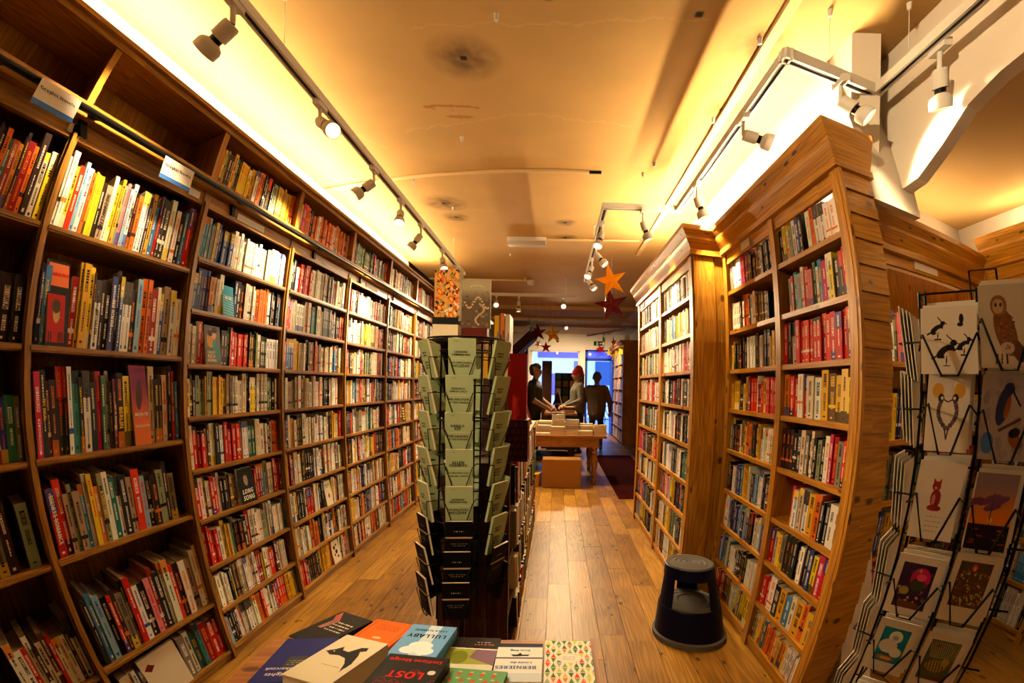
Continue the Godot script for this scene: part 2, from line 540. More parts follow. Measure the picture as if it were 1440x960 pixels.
# a white track spotlight: on the track at p, turned towards dir
func spot(p: Vector3, dir: Vector3, label: String, energy := 6.0, angle := 34.0, drop := 0.07) -> void:
	var t := thing("track_spotlight", label, "spotlight", p, "white spotlights on the ceiling tracks")
	dir = dir.normalized()
	var mb := MB.new()
	boxat(mb, p + Vector3(0, -0.012, 0), Vector3(0.032, 0.03, 0.085))
	part("adapter", mb, M.fitting, t)
	var k := p + Vector3(0, -0.02 - drop, 0)
	mb = MB.new()
	tube(mb, [p + Vector3(0, -0.02, 0), k, k + dir * 0.02], 0.009, 8)
	part("arm", mb, M.fitting, t)
	mb = MB.new()
	lathe(mb, [[0.0, 0.0], [0.024, 0.002], [0.027, 0.01], [0.027, 0.07], [0.0, 0.072]], k, dir, 16)
	part("housing", mb, M.fitting, t)
	mb = MB.new()
	lathe(mb, [[0.019, 0.07], [0.019, 0.09]], k, dir, 12)
	part("lamp_neck", mb, M.black, t)
	mb = MB.new()
	lathe(mb, [[0.019, 0.088], [0.034, 0.1], [0.038, 0.112], [0.038, 0.142], [0.035, 0.144], [0.033, 0.132]], k, dir, 18)
	var shell := part("lamp_shell", mb, M.fitting, t)
	mb = MB.new()
	lathe(mb, [[0.033, 0.131], [0.02, 0.136], [0.0, 0.138]], k, dir, 16)
	part("lamp_glass", mb, M.bulb, shell)
	var l := SpotLight3D.new()
	l.name = "beam"
	l.light_color = LAMP; l.light_energy = energy; l.spot_range = 12.0; l.spot_angle = angle; l.spot_angle_attenuation = 0.9; l.light_size = 0.03; l.shadow_enabled = true
	t.add_child(l)
	l.position = k + dir * 0.15 - p
	l.basis = Basis.looking_at(dir, Vector3.UP if absf(dir.y) < 0.95 else Vector3.RIGHT)

func track(pts: Array, label: String, hang: Array) -> void:      # a lighting track and the wires it hangs by
	var t := thing("lighting_track", label, "lighting track", (pts[0] + pts[-1]) * 0.5)
	for i in pts.size() - 1:
		var mb := MB.new()
		var a: Vector3 = pts[i]
		var b: Vector3 = pts[i + 1]
		var d := (b - a).normalized()
		var bas := Basis(d.cross(Vector3.UP), Vector3.UP, -d).orthonormalized()
		boxat(mb, (a + b) * 0.5 + Vector3(0, 0.02, 0), Vector3(0.042, 0.03, a.distance_to(b) + 0.04), bas)
		for s in [-1, 1]: boxat(mb, (a + b) * 0.5 + bas.x * 0.0155 * s + Vector3(0, 0.0, 0), Vector3(0.011, 0.012, a.distance_to(b) + 0.04), bas)
		part("rail", mb, M.fitting, t)
		mb = MB.new()
		boxat(mb, (a + b) * 0.5 + Vector3(0, 0.003, 0), Vector3(0.02, 0.004, a.distance_to(b) - 0.06), bas)
		part("slot", mb, M.black, t)
	for h in hang:
		var mb := MB.new()
		tube(mb, [h + Vector3(0, 0.03, 0), Vector3(h.x, CEIL - 0.012, h.z)], 0.0016, 4)
		part("wire", mb, M.fitting, t)
		mb = MB.new()
		lathe(mb, [[0.0, -0.03], [0.008, -0.028], [0.011, 0.0]], Vector3(h.x, CEIL, h.z), Vector3.UP, 10)
		part("ceiling_hook", mb, M.fitting, t)

func _ready() -> void:
	rng.seed = 7
	font = SystemFont.new()
	font.font_names = PackedStringArray(["Droid Sans"])
	font.font_weight = 700
	# camera
	var cam := Camera3D.new()
	cam.name = "camera"
	cam.projection = Camera3D.PROJECTION_FRUSTUM
	cam.near = 0.05; cam.far = 120.0
	cam.size = 0.05 * 960.0 / 720.0
	cam.frustum_offset = Vector2(-75.74, 62.56) / 720.0 * 0.05
	cam.position = Vector3(0.0855, 1.4095, 0.0)
	cam.rotation_degrees = Vector3(0.04, -1.08, 1.03)
	cam.current = true
	add_child(cam)
	# sky and exposure
	var env := Environment.new()
	env.tonemap_mode = Environment.TONE_MAPPER_LINEAR
	env.tonemap_exposure = 0.54
	env.background_mode = Environment.BG_SKY
	var sm := ProceduralSkyMaterial.new()
	sm.sky_top_color = Color(0.42, 0.6, 0.95); sm.sky_horizon_color = Color(0.7, 0.83, 1.0); sm.ground_horizon_color = Color(0.6, 0.7, 0.85); sm.ground_bottom_color = Color(0.3, 0.33, 0.4)
	sm.energy_multiplier = 16.0
	var sky := Sky.new()
	sky.sky_material = sm
	env.sky = sky
	env.sdfgi_enabled = true; env.ssao_enabled = true; env.ssil_enabled = true
	var we := WorldEnvironment.new()
	we.name = "world_environment"
	we.environment = env
	add_child(we)
	materials()
	# strips of light along the bookcase tops
	cove(Vector3(-1.66, 2.665, 1.2), Vector3(-1.66, 2.665, -6.55), 6.5, "long strip light on top of the brown wall bookcase")
	cove(Vector3(1.14, 2.475, -3.45), Vector3(1.14, 2.475, -5.2), 10.0, "strip light on top of the lower pine bookcase")
	cove(Vector3(1.27, 2.475, -2.3), Vector3(1.27, 2.475, -3.35), 10.0, "strip light on top of the tall pine bookcase")
	cove(Vector3(1.8, 2.25, -2.75), Vector3(2.72, 2.25, -3.35), 1.1, "strip light above the recess bookcase")
	cove(Vector3(2.85, 2.41, -3.2), Vector3(2.85, 2.41, -1.6), 1.1, "strip light on the side-room bookcase")
	structure()
	cases()
	fittings()
	furniture()
	far_end()
	single("shelved_books", rest, M.books, Vector3.ZERO, "rows of smaller books filling the remaining shelves of every bookcase", "books").set_meta("kind", "stuff")
	print("own books ", singles, " rest ", rest.v.size() / 24)

func materials() -> void:
	spines()
	wood("brown", Color(0.45, 0.3, 0.1), Color(0.65, 0.46, 0.16), 1, 3, 0.4)
	wood("pine", Color(0.58, 0.38, 0.1), Color(0.78, 0.56, 0.18), 7, 11, 0.4)
	wood("dark", Color(0.13, 0.06, 0.035), Color(0.24, 0.12, 0.07), 0, 21, 0.45)
	wood("plank_a", Color(0.46, 0.32, 0.11), Color(0.65, 0.47, 0.18), 9, 31, 0.38)
	wood("plank_b", Color(0.41, 0.28, 0.09), Color(0.6, 0.42, 0.15), 11, 41, 0.38)
	wood("plank_c", Color(0.52, 0.37, 0.13), Color(0.72, 0.53, 0.21), 7, 51, 0.38)
	wood("table", Color(0.5, 0.31, 0.14), Color(0.68, 0.47, 0.25), 2, 61, 0.4)
	mat("white", Color(0.86, 0.82, 0.76), 0.85)
	mat("fitting", Color(0.8, 0.78, 0.74), 0.4)
	mat("black", Color(0.03, 0.03, 0.03), 0.4)
	mat("iron", Color(0.05, 0.05, 0.055), 0.35, 0.6)
	mat("paper", Color(0.86, 0.8, 0.68), 0.8)
	mat("card", Color(0.9, 0.88, 0.84), 0.7)
	mat("ink", Color(0.06, 0.055, 0.05), 0.7)
	mat("ink_white", Color(0.92, 0.9, 0.85), 0.7)
	mat("ink_red", Color(0.8, 0.1, 0.06), 0.7)
	mat("ink_blue", Color(0.2, 0.4, 0.7), 0.7)
	mat("ink_yellow", Color(0.9, 0.75, 0.15), 0.7)
	mat("gap", Color(0.09, 0.055, 0.03), 0.9)
	mat("ceil_paint", Color(0.78, 0.66, 0.47), 0.8)
	mat("diffuser", Color(0.7, 0.66, 0.6), 0.3)
	var g := mat("glass", Color(0.9, 0.95, 1.0, 0.08), 0.02)
	g.transparency = BaseMaterial3D.TRANSPARENCY_ALPHA
	for k in ["W", "Y", "N", "G", "R", "B"]: mat("cloth_" + k, {"W": Color(0.84, 0.8, 0.72), "Y": Color(0.85, 0.72, 0.3), "N": Color(0.45, 0.36, 0.28), "G": Color(0.3, 0.45, 0.4), "R": Color(0.6, 0.15, 0.1), "B": Color(0.3, 0.45, 0.6)}[k], 0.5)
	glow("strip", LAMP, 6.0)
	glow("bulb", LAMP, 12.0)

func structure() -> void:
	# ceiling: cream paint, sooty rings about old fixing holes, a few cracks and a brown water mark
	var w := 360
	var h := 1800
	var im := Image.create(w, h, false, Image.FORMAT_RGB8)
	var fn := FastNoiseLite.new()
	fn.seed = 5; fn.frequency = 0.02; fn.fractal_octaves = 4
	for y in h:
		for x in w:
			var k := 1.0 + 0.035 * fn.get_noise_2d(x, y)
			im.set_pixel(x, y, Color(0.7 * k, 0.565 * k, 0.355 * k))
	var spots := [[-0.4, -2.51, 0.2], [-0.94, -4.53, 0.22], [-0.9, -4.9, 0.14], [0.14, -4.98, 0.12], [0.15, -5.48, 0.14], [0.02, -2.1, 0.03], [0.66, -2.17, 0.03], [1.0, -2.35, 0.16], [1.0, -2.9, 0.12]]
	var px := func(x: float, z: float) -> Vector2: return Vector2((x + 1.9) * 100.0, (z + 16.0) * 100.0)
	for s in spots:
		var c: Vector2 = px.call(s[0], s[1])
		var r: float = s[2] * 100.0
		for y in range(int(c.y - r), int(c.y + r) + 1):
			for x in range(maxi(0, int(c.x - r)), mini(w, int(c.x + r) + 1)):
				var d := Vector2(x, y).distance_to(c) / r
				var k := clampf(1.0 - d, 0.0, 1.0) * (0.75 + 0.6 * fn.get_noise_2d(x * 4.0, y * 4.0)) * 0.75
				im.set_pixel(x, y, im.get_pixel(x, y).lerp(Color(0.2, 0.14, 0.09), clampf(k, 0.0, 0.75)))
		blob(im, c.x, c.y, 1.6, 1.6, Color(0.08, 0.06, 0.05))
	for cr in [[-0.9, -3.25, -0.1, -3.0], [-0.1, -3.0, 0.5, -3.12], [-1.3, -4.75, -0.5, -4.68], [-1.0, -5.6, -0.1, -5.55], [-1.5, -3.0, -1.1, -3.5], [-0.6, -2.3, 0.7, -2.2]]:
		var a: Vector2 = px.call(cr[0], cr[1])
		var b: Vector2 = px.call(cr[2], cr[3])
		for i in 140:
			var q := a.lerp(b, i / 140.0) + Vector2(fn.get_noise_1d(i * 1.3) * 4.0, fn.get_noise_1d(i * 2.1 + 99.0) * 4.0)
			blob(im, q.x, q.y, 0.6, 0.6, Color(0.735, 0.6, 0.39))
	var ws: Vector2 = px.call(-0.55, -2.96)
	blob(im, ws.x, ws.y, 16, 3, Color(0.6, 0.42, 0.22)); blob(im, ws.x + 2, ws.y - 1, 13, 2, Color(0.7, 0.57, 0.38))
	blob(im, ws.x + 3, ws.y - 10, 8, 2, Color(0.62, 0.45, 0.25))
	paint("ceiling", im, 0.85)
	M.ceiling.uv1_scale = Vector3(1, 1, 1)
	var mb := MB.new()
	var p := []
	var x0 := -1.9
	var x1 := 1.7
	mb.quad(Vector3(x0, CEIL, -16), Vector3(x1, CEIL, -16), Vector3(x1, CEIL, 2), Vector3(x0, CEIL, 2), Vector2(0, 0), Vector2(1, 0), Vector2(1, 1), Vector2(0, 1), Vector3.DOWN)
	slab(mb, Vector3(x0, CEIL + 0.001, -16), Vector3(x1, CEIL + 0.15, 2), Vector3i.ONE, 1, false)
	struct_("ceiling", mb, M.ceiling, "cream painted ceiling with sooty marks round old fixing holes", "ceiling")
	# floor: a dark underlay and oak planks laid along the aisle
	mb = MB.new()
	slab(mb, Vector3(-1.95, -0.2, -15.8), Vector3(3.4, -0.021, 2.0), Vector3i.ONE, 1, false)
	var fl := struct_("floor", mb, M.gap, "oak plank floor with dark knots running down the aisle", "floor")
	var r := RandomNumberGenerator.new()
	r.seed = 99
	var wid := 0.152
	for i in 22:
		var x := -1.62 + i * wid
		var z := -0.9 + r.randf() * 1.2
		while z > -15.6:
			var len := r.randf_range(1.1, 2.0) * (1.0 if z > -6 else 1.7)
			mb = MB.new()
			var z1 := maxf(z - len, -15.7)
			slab(mb, Vector3(x + 0.0012, -0.02, z1 + 0.0012), Vector3(x + wid - 0.0012, r.randf() * 0.0008, z - 0.0012), Vector3i.ONE, 2, false, Vector2(r.randf() * 4.0, r.randf() * 4.0))
			part("plank", mb, M[["plank_a", "plank_b", "plank_c"][r.randi() % 3]], fl)
			z = z1
	mb = MB.new()
	slab(mb, Vector3(1.73, -0.02, -15.7), Vector3(3.3, 0.0, 2.0), Vector3i.ONE, 2, false)
	part("side_room_boards", mb, M.plank_b, fl)
	# walls
	mb = MB.new()
	slab(mb, Vector3(-2.0, -0.02, -15.7), Vector3(-1.86, CEIL, 2.0), Vector3i.ONE, 1, false)
	struct_("wall_left", mb, M.white, "cream wall behind the long brown bookcase")
	mb = MB.new()
	var zr := bow(Vector3(1.37, 2.4, -1.18)).z       # the right wall behind the pine bookcases, then its return by the side room
	slab(mb, Vector3(1.37, -0.02, -6.2), Vector3(1.5, CEIL, zr - 0.12), Vector3i.ONE, 1, false)
	struct_("wall_right", mb, M.white, "cream wall behind and above the pine bookcases")
	mb = MB.new()
	for i in 5:
		slab(mb, Vector3(1.36, lerpf(2.2, CEIL, i / 5.0), -1.24), Vector3(1.72, lerpf(2.2, CEIL, (i + 1) / 5.0), -1.2), Vector3i(3, 1, 1), 1)
	struct_("wall_return", mb, M.white, "narrow cream wall at the corner of the side room")
	mb = MB.new()           # the wall over the opening to the side room: its lower edge rises in a shallow arch
	var arch := [[-1.2, 2.32], [-1.08, 2.33], [-0.86, 2.41], [-0.62, 2.50], [-0.35, 2.54], [-0.1, 2.55], [0.3, 2.56]]
	for i in arch.size() - 1:
		var q := []
		for k in 8:
			var e: Array = arch[i + (k >> 2)]
			q.append(bow(Vector3(1.7 if k & 1 else 1.62, CEIL if k & 2 else e[1], e[0])))
		hexa(mb, q)
	var zl := bow(Vector3(1.62, CEIL, 0.3)).z
	slab(mb, Vector3(1.624, 2.56, zl - 0.03), Vector3(1.7, CEIL, 2.0), Vector3i.ONE, 1, false)
	struct_("wall_over_opening", mb, M.white, "cream wall above the arched opening to the side room")
	mb = MB.new()
	slab(mb, Vector3(1.69, 2.6, -4.6), Vector3(3.3, 2.75, 2.0), Vector3i.ONE, 1, false)
	struct_("ceiling_side_room", mb, mat("side_ceiling", Color(0.7, 0.565, 0.355), 0.85), "low cream ceiling of the side room", "ceiling")
	mb = MB.new()
	slab(mb, Vector3(3.0, -0.02, -4.6), Vector3(3.2, 2.75, 2.0), Vector3i.ONE, 1, false)
	struct_("wall_side_room", mb, M.white, "cream wall of the side room above its bookcase")
	mb = MB.new()
	for i in 8:
		slab(mb, Vector3(1.5, lerpf(0, 2.6, i / 8.0), -1.78), Vector3(3.05, lerpf(0, 2.6, (i + 1) / 8.0), -1.7), Vector3i(6, 1, 1), 1)
	struct_("wall_recess", mb, M.white, "cream wall above the recess bookcase")
	mb = MB.new()
	slab(mb, Vector3(-2.0, -0.02, 1.9), Vector3(3.3, CEIL + 0.15, 2.05), Vector3i.ONE, 1, false)
	struct_("wall_back", mb, M.white, "cream wall at the near end of the shop")
	mb = MB.new()
	slab(mb, Vector3(1.37, -0.02, -6.4), Vector3(2.4, CEIL, -6.2), Vector3i.ONE, 1, false)
	slab(mb, Vector3(2.3, -0.02, -15.7), Vector3(2.45, CEIL, -6.2), Vector3i.ONE, 1, false)
	slab(mb, Vector3(1.69, CEIL, -16), Vector3(2.45, CEIL + 0.15, -6.0), Vector3i.ONE, 1, false)
	struct_("wall_right_far", mb, M.white, "cream wall stepping back beyond the lower pine bookcase")

func cases() -> void:
	# the long brown bookcase on the left wall
	var ups := [0.42, -0.422, -1.297, -2.115, -2.945, -3.775, -4.6, -5.42]
	var back := LX - 0.27
	var b := thing("long_bookcase", "long brown bookcase of many bays covering the left wall", "bookcase", Vector3(LX, 0, -3.0))
	var box := func(x0: float, x1: float, y0: float, y1: float, z0: float, z1: float, seg: Vector2i, g: int) -> MB:
		var mb := MB.new()
		slab(mb, Vector3(x0, y0, z0), Vector3(x1, y1, z1), Vector3i(1, seg.x, seg.y), g, true, off())
		return mb
	part("back_panel", box.call(back - 0.012, back, 0.0, 2.6, -5.44, 0.45, Vector2i(14, 24), 1), M.brown, b)
	for z in ups:
		part("upright", box.call(back, LX - 0.004, 0.0, 2.27, z - 0.024, z + 0.024, Vector2i(16, 1), 1), M.brown, b)
		part("upright_moulding", box.call(LX - 0.004, LX + 0.006, 0.0, 2.22, z - 0.01, z + 0.01, Vector2i(16, 1), 1), M.brown, b)
		part("upper_divider", box.call(back, LX, 2.345, 2.6, z - 0.02, z + 0.02, Vector2i(3, 1), 1), M.brown, b)
	var tall := [0.06, 0.354, 0.81, 1.151, 1.509, 1.894]
	var many := [0.06, 0.285, 0.523, 0.765, 1.003, 1.244, 1.48, 1.724, 1.963]
	for i in 7:
		var z1: float = ups[i] - 0.024
		var z0: float = ups[i + 1] + 0.024
		for y in (tall if i < 2 else many):
			part("shelf", box.call(back, LX - 0.002, y - 0.022, y, z0, z1, Vector2i(1, 4), 2), M.brown, b)
			part("shelf_lip", box.call(LX - 0.002, LX + 0.004, y - 0.016, y - 0.005, z0, z1, Vector2i(1, 4), 2), M.brown, b)
		part("fascia", box.call(LX - 0.03, LX - 0.008, 2.2, 2.27, z0, z1, Vector2i(1, 4), 2), M.brown, b)
		part("plinth", box.call(LX - 0.03, LX - 0.012, 0.0, 0.038, z0, z1, Vector2i(1, 4), 2), M.brown, b)
	part("ledge", box.call(back, LX + 0.03, 2.27, 2.3, -5.44, 0.45, Vector2i(1, 24), 2), M.brown, b)
	part("ledge_moulding", box.call(LX - 0.02, LX + 0.018, 2.3, 2.325, -5.44, 0.45, Vector2i(1, 24), 2), M.brown, b)
	part("upper_shelf", box.call(back, LX + 0.004, 2.325, 2.345, -5.44, 0.45, Vector2i(1, 24), 2), M.brown, b)
	part("top_board", box.call(back, LX + 0.01, 2.6, 2.625, -5.44, 0.45, Vector2i(1, 24), 2), M.brown, b)
	part("top_moulding", box.call(LX - 0.03, LX + 0.035, 2.625, 2.645, -5.44, 0.45, Vector2i(1, 24), 2), M.brown, b)
	# ladder rail
	var rl := thing("ladder_rail", "black metal ladder rail along the brown wall bookcase", "rail", Vector3(LX + 0.06, 2.28, -3.0))
	var mb := MB.new()
	tube(mb, [Vector3(LX + 0.062, 2.285, 1.0), Vector3(LX + 0.062, 2.285, -6.6)], 0.014, 10)
	part("bar", mb, M.iron, rl)
	for z in [-0.95, -1.75, -2.55, -3.4, -4.2, -5.05, -5.9, -1.45]:
		mb = MB.new()
		boxat(mb, Vector3(LX + 0.03, 2.285, z), Vector3(0.07, 0.012, 0.025))
		boxat(mb, Vector3(LX + 0.0, 2.255, z), Vector3(0.012, 0.075, 0.025))
		part("bracket", mb, M.iron, rl)
	# shelf signs and price-label cards
	sign_card(-0.12, -0.36, 2.2, 2.29, "Graphic Novels", "white Graphic Novels sign on the rail above the manga bay")
	sign_card(-0.9, -1.1, 2.18, 2.275, "Graphic Novels", "curling white Graphic Novels sign above the graphic-novel bay")
	for q in [[-0.37, -0.47, "above the manga bay"], [-1.16, -1.24, "above the graphic-novel bay"], [-1.55, -1.8, "above the next bay of novels"], [-3.25, -3.5, "far along the brown bookcase"]]:
		mb = MB.new()
		slab(mb, Vector3(LX - 0.008, 2.215, q[1]), Vector3(LX - 0.004, 2.25, q[0]), Vector3i.ONE, 1)
		single("shelf_label", mb, M.card, bow(Vector3(LX, 2.215, q[0])), "small blank white shelf label " + q[2], "label", "white labels on the brown bookcase")
	# books: manga bay and graphic-novel bay
	var o := LX - 0.012
	var ink: Material = M.ink
	var iw: Material = M.ink_white
	var ga := "manga bay"
	row(0, o, 1, 0.02, -0.39, 1.894, 0.22, 0.29, 0.16, "WWkKOGROkROKWY", true, "top main shelf, " + ga)
	row(0, o, 1, 0.02, -0.39, 1.509, 0.2, 0.26, 0.16, "WKNWRKKK", true, "second shelf, " + ga, {4: ["ATTACK ON TITAN 2", iw]})
	row(0, o, 1, 0.02, -0.39, 1.151, 0.18, 0.23, 0.16, "KWNBGKBRBGN", true, "third shelf, " + ga)
	row(0, o, 1, 0.02, -0.36, 0.81, 0.17, 0.24, 0.16, "KWKNK_G", true, "fourth shelf, " + ga)
	row(0, o, 1, 0.02, -0.39, 0.354, 0.2, 0.26, 0.16, "WWRWKWNRWWWKW", true, "fifth shelf, " + ga)
	row(0, o, 1, 0.02, -0.39, 0.06, 0.18, 0.24, 0.16, "KWKBNK")
	var gb := "graphic-novel bay"
	covers_art()
	row(0, o, 1, -0.452, -1.268, 1.894, 0.21, 0.28, 0.17, "wWYRBWOyyyyKNWYYGPBWKOWWkYBRKKWkWKBRO", true, "top main shelf, " + gb, {6: ["CHE", M.ink_red, 0.3], 19: ["PABLO", ink], 12: ["THE COMPLETE", ink]})
	row(0, o, 1, -0.462, -1.262, 1.509, 0.23, 0.31, 0.17, "BB1RYYYkWKKBKBWWKBOORWBNWW", true, "second shelf, " + gb, {0: ["HOSTAGE", iw, 0.35], 8: ["JERUSALEM", ink, 0.6], 11: ["RED WINTER", iw, 0.5]},
		{"1": [0.11, 0.28, M.cover_red, "cover_out_book", "red and black SABRINA cover facing out beside yellow spines", [["SABRINA", 0.5, 0.16, 0.9, 0.12, M.ink_red]]]})
	row(0, o, 1, -0.462, -1.262, 1.151, 0.24, 0.32, 0.17, "PKNKKKWGKWKPGNKPKYY2WKKWKRB", true, "third shelf, " + gb, {1: ["THE INCAL", M.ink_yellow], 4: ["SQUARE", M.ink_red], 5: ["SQUARE", M.ink_red], 15: ["OUT OF NOTHING", iw, 0.55], 16: ["BERLIN", M.ink_yellow, 0.6]},
		{"2": [0.09, 0.31, M.cover_plum, "cover_out_book", "plum and orange cover facing out beside the BERLIN spine", [["BOJACK", 0.5, 0.62, 0.8, 0.1, iw], ["HORSEMAN", 0.5, 0.76, 0.85, 0.1, iw]]]})
	row(0, o, 1, -0.468, -1.2, 0.81, 0.2, 0.27, 0.17, "RRNGNBWYOGWGWKNRBKKGKN", true, "fourth shelf, " + gb, {0: ["BIZARRE ROMANCE", iw], 9: ["A GREAT WAR", M.ink_yellow]})
	row(0, o, 1, -0.49, -1.262, 0.354, 0.24, 0.31, 0.17, "KBBKRKNKRWKPRKWWRKWNWY", true, "fifth shelf, " + gb, {7: ["DEADENDIA", iw]})
	row(0, o, 1, -0.5, -1.262, 0.06, 0.19, 0.25, 0.17, "wwwwwB3NWGGRRR", true, "bottom shelf, " + gb, {}, {"3": [0.16, 0.23, M.cover_plain, "cover_out_book", "plain white album cover with maroon diamond facing out on bottom shelf", []]})
	# the narrower bays of novels
	var mix := ["WWKRYN", "KWWYOB", "WWRKBY", "KKWWOW", "WKRWGN", "YWWKKG", "WNWGKW", "WRKNBK", "WKNWYG"]
	for i in range(2, 7):
		for k in many.size():
			var y: float = many[many.size() - 1 - k]
			var al: float = ups[i] - 0.03
			var ar: float = ups[i + 1] + 0.03
			var s: String = ["WWWKR", "WWKRYBON", "KWWWRO", "WWNYRK"][(i * 5 + k * 3) % 4] + mix[(k + i) % 9]
			var cv := []
			var q := ""
			if i == 2 and k == 2:
				q = "4"; cv = [0.12, 0.185, M.cover_gold, "cover_out_book", "gold and teal cover of an embracing pair facing out", [["CRAZY", 0.35, 0.68, 0.5, 0.1, iw], ["RICH", 0.35, 0.78, 0.45, 0.1, iw], ["ASIANS", 0.38, 0.88, 0.6, 0.1, iw]]]
			elif i == 2 and k == 5:
				q = "5"; cv = [0.15, 0.185, M.cover_forest, "cover_out_book", "dark green LONG SONG cover facing out", [["LONG", 0.5, 0.66, 0.62, 0.13, iw], ["SONG", 0.5, 0.84, 0.66, 0.13, iw]]]
			elif i == 2 and k == 1:
				q = "6"; cv = [0.09, 0.15, M.cover_sea, "cover_out_book", "small turquoise striped cover facing out among novels", [["BLUE", 0.5, 0.4, 0.6, 0.12, iw]]]
			elif i == 3 and k == 6:
				q = "7"; cv = [0.1, 0.18, M.cover_cream, "cover_out_book", "cream cover with one red berry facing out", []]
			elif i == 3 and k == 8:
				q = "7"; cv = [0.12, 0.18, M.cover_dots, "cover_out_book", "cream cover with black dots facing out near the floor", []]
			elif i == 5 and k == 4:
				q = "7"; cv = [0.1, 0.18, M.cover_yellow, "cover_out_book", "yellow and black cover facing out far down the shelves", []]
			if q:
				var mid := {2: 0.16, 5: 0.45, 1: 0.3}.get(k, 0.6) as float
				var am := lerpf(al, ar, mid)
				row(0, o, 1, al, am, y, 0.165, 0.2, 0.13, s)
				row(0, o, 1, am - 0.003, am - cv[0], y, 0.17, 0.2, 0.13, q, true, "", {}, {q: cv})
				row(0, o, 1, am - cv[0] - 0.003, ar, y, 0.165, 0.2, 0.13, s)
			else:
				var cut := 0.0 if (k * 7 + i * 3) % 5 else 0.05
				row(0, o, 1, al, ar + cut, y, 0.16, 0.205, 0.13, s)
		row(0, o - 0.02, 1, ups[i] - 0.03, ups[i + 1] + 0.03, 2.345, 0.18, 0.225, 0.14, ["YWYOKWYG", "OWGPWKY", "RKBYGN", "NKWRN", "WNKR"][i - 2])
	# the two pine bookcases on the right
	var rb := [0.07, 0.30, 0.55, 0.785, 1.04, 1.29, 1.53, 1.77, 2.02]
	b = pine_case("pine_bookcase", "tall pine bookcase with ribbed end panel and heavy cornice", 0, RX, 1.345, [-1.215, -1.815, -2.47], rb, 2.29, 0.0, M.pine, 0.05)
	mb = MB.new()
	sweep(mb, [Vector2(RX, -2.5), Vector2(RX, -1.185), Vector2(1.36, -1.185)], CORNICE)
	part("cornice", mb, M.pine, b)
	for i in 22:           # the end panel is clad with lapped boards
		mb = MB.new()
		var y0 := 0.02 + i * 0.1032
		var q := []
		for k in 8:
			q.append(bow(Vector3(1.345 if k & 1 else RX + 0.014, y0 + (0.099 if k & 2 else 0.0), -1.19 + (0.0 if not k & 4 else (0.016 if not k & 2 else 0.006)))))
		hexa(mb, q, Rect2(rng.randf() * 2.0, rng.randf() * 2.0, 0.1, 0.2))
		part("end_board", mb, M.pine, b)
	mb = MB.new()
	slab(mb, Vector3(RX - 0.004, 0.0, -1.195), Vector3(RX + 0.014, 2.28, -1.17), Vector3i(1, 16, 1), 1)
	part("corner_bead", mb, M.pine, b)
	o = RX + 0.01
	var w := "near bay of ribbed pine bookcase"
	var al := -1.785
	var ar := -1.245
	row(0, o, -1, al, ar, 2.02, 0.15, 0.2, 0.12, "KYWGWBK_WOWWWWW", true, "top shelf, " + w)
	row(0, o, -1, al + 0.06, ar, 1.77, 0.16, 0.2, 0.12, "NPGBWRPGWBPWYKKR", true, "second shelf, " + w)
	row(0, o, -1, al, ar, 1.53, 0.185, 0.2, 0.12, "RKWRRRRRRRRRRRR", true, "third shelf, " + w)
	row(0, o, -1, al, ar, 1.29, 0.17, 0.205, 0.12, "ORRWRWWYNYYY", true, "fourth shelf, " + w)
	row(0, o, -1, al, ar, 1.04, 0.165, 0.2, 0.12, "KKKKKWNKWKGKWPRNRR", true, "fifth shelf, " + w)
	row(0, o, -1, al + 0.14, ar, 0.785, 0.17, 0.2, 0.12, "PWWWYOKKWW", true, "sixth shelf, " + w)
	row(0, o, -1, al, ar, 0.55, 0.165, 0.195, 0.12, "RWYNKKKKWKBYPR", true, "seventh shelf, " + w)
	row(0, o, -1, al, ar, 0.30, 0.16, 0.2, 0.12, "RRWKYBWYOY", true, "eighth shelf, " + w)
	row(0, o, -1, al, ar, 0.07, 0.15, 0.18, 0.12, "WYYYYOOYNPOGYW")
	for k in rb.size():
		var y: float = rb[rb.size() - 1 - k]
		row(0, o, -1, -2.44, -1.845 - (0.08 if k == 1 else 0.0), y, 0.15, 0.2, 0.12, ["WYNKP", "KNWWO", "YWKKYW", "PWYYBRK", "WROKNY", "WNKYWB", "WBKWR", "WWKGB", "KNWRY"][k])
	b = pine_case("pine_bookcase", "lower pine bookcase beyond the ribbed one, plain boarded end", 0, CX, 1.345, [-2.585, -3.44, -4.36], rb, 2.29, 0.0, M.pine, 0.06)
	mb = MB.new()
	sweep(mb, [Vector2(CX, -4.42), Vector2(CX, -2.54), Vector2(RX, -2.54)], CORNICE)
	part("cornice", mb, M.pine, b)
	mb = MB.new()
	slab(mb, Vector3(CX + 0.004, 0.0, -2.555), Vector3(1.1, 2.28, -2.535), Vector3i(2, 16, 1), 1)
	part("end_panel", mb, M.pine, b)
	mb = MB.new()
	slab(mb, Vector3(1.1, 0.0, -2.56), Vector3(1.2, 2.28, -2.545), Vector3i(1, 16, 1), 1)
	part("end_panel", mb, M.pine, b)
	o = CX + 0.01
	for k in rb.size():
		var y: float = rb[rb.size() - 1 - k]
		row(0, o, -1, -3.41, -2.62, y, 0.16, 0.2, 0.12, ["NNWWK", "YWKBGY", "WWWPRN", "WRYKKW", "RWKWKW", "KWKGW", "KWRYGP", "KYWGNW", "WKNYW"][k])
		row(0, o, -1, -4.32, -3.47, y, 0.16, 0.2, 0.12, ["WRWKN", "WWGWR", "WYWGW", "RRWOW", "KWRGW", "KRWPKY", "BYRWK", "GBWRK", "WKBYN"][k])
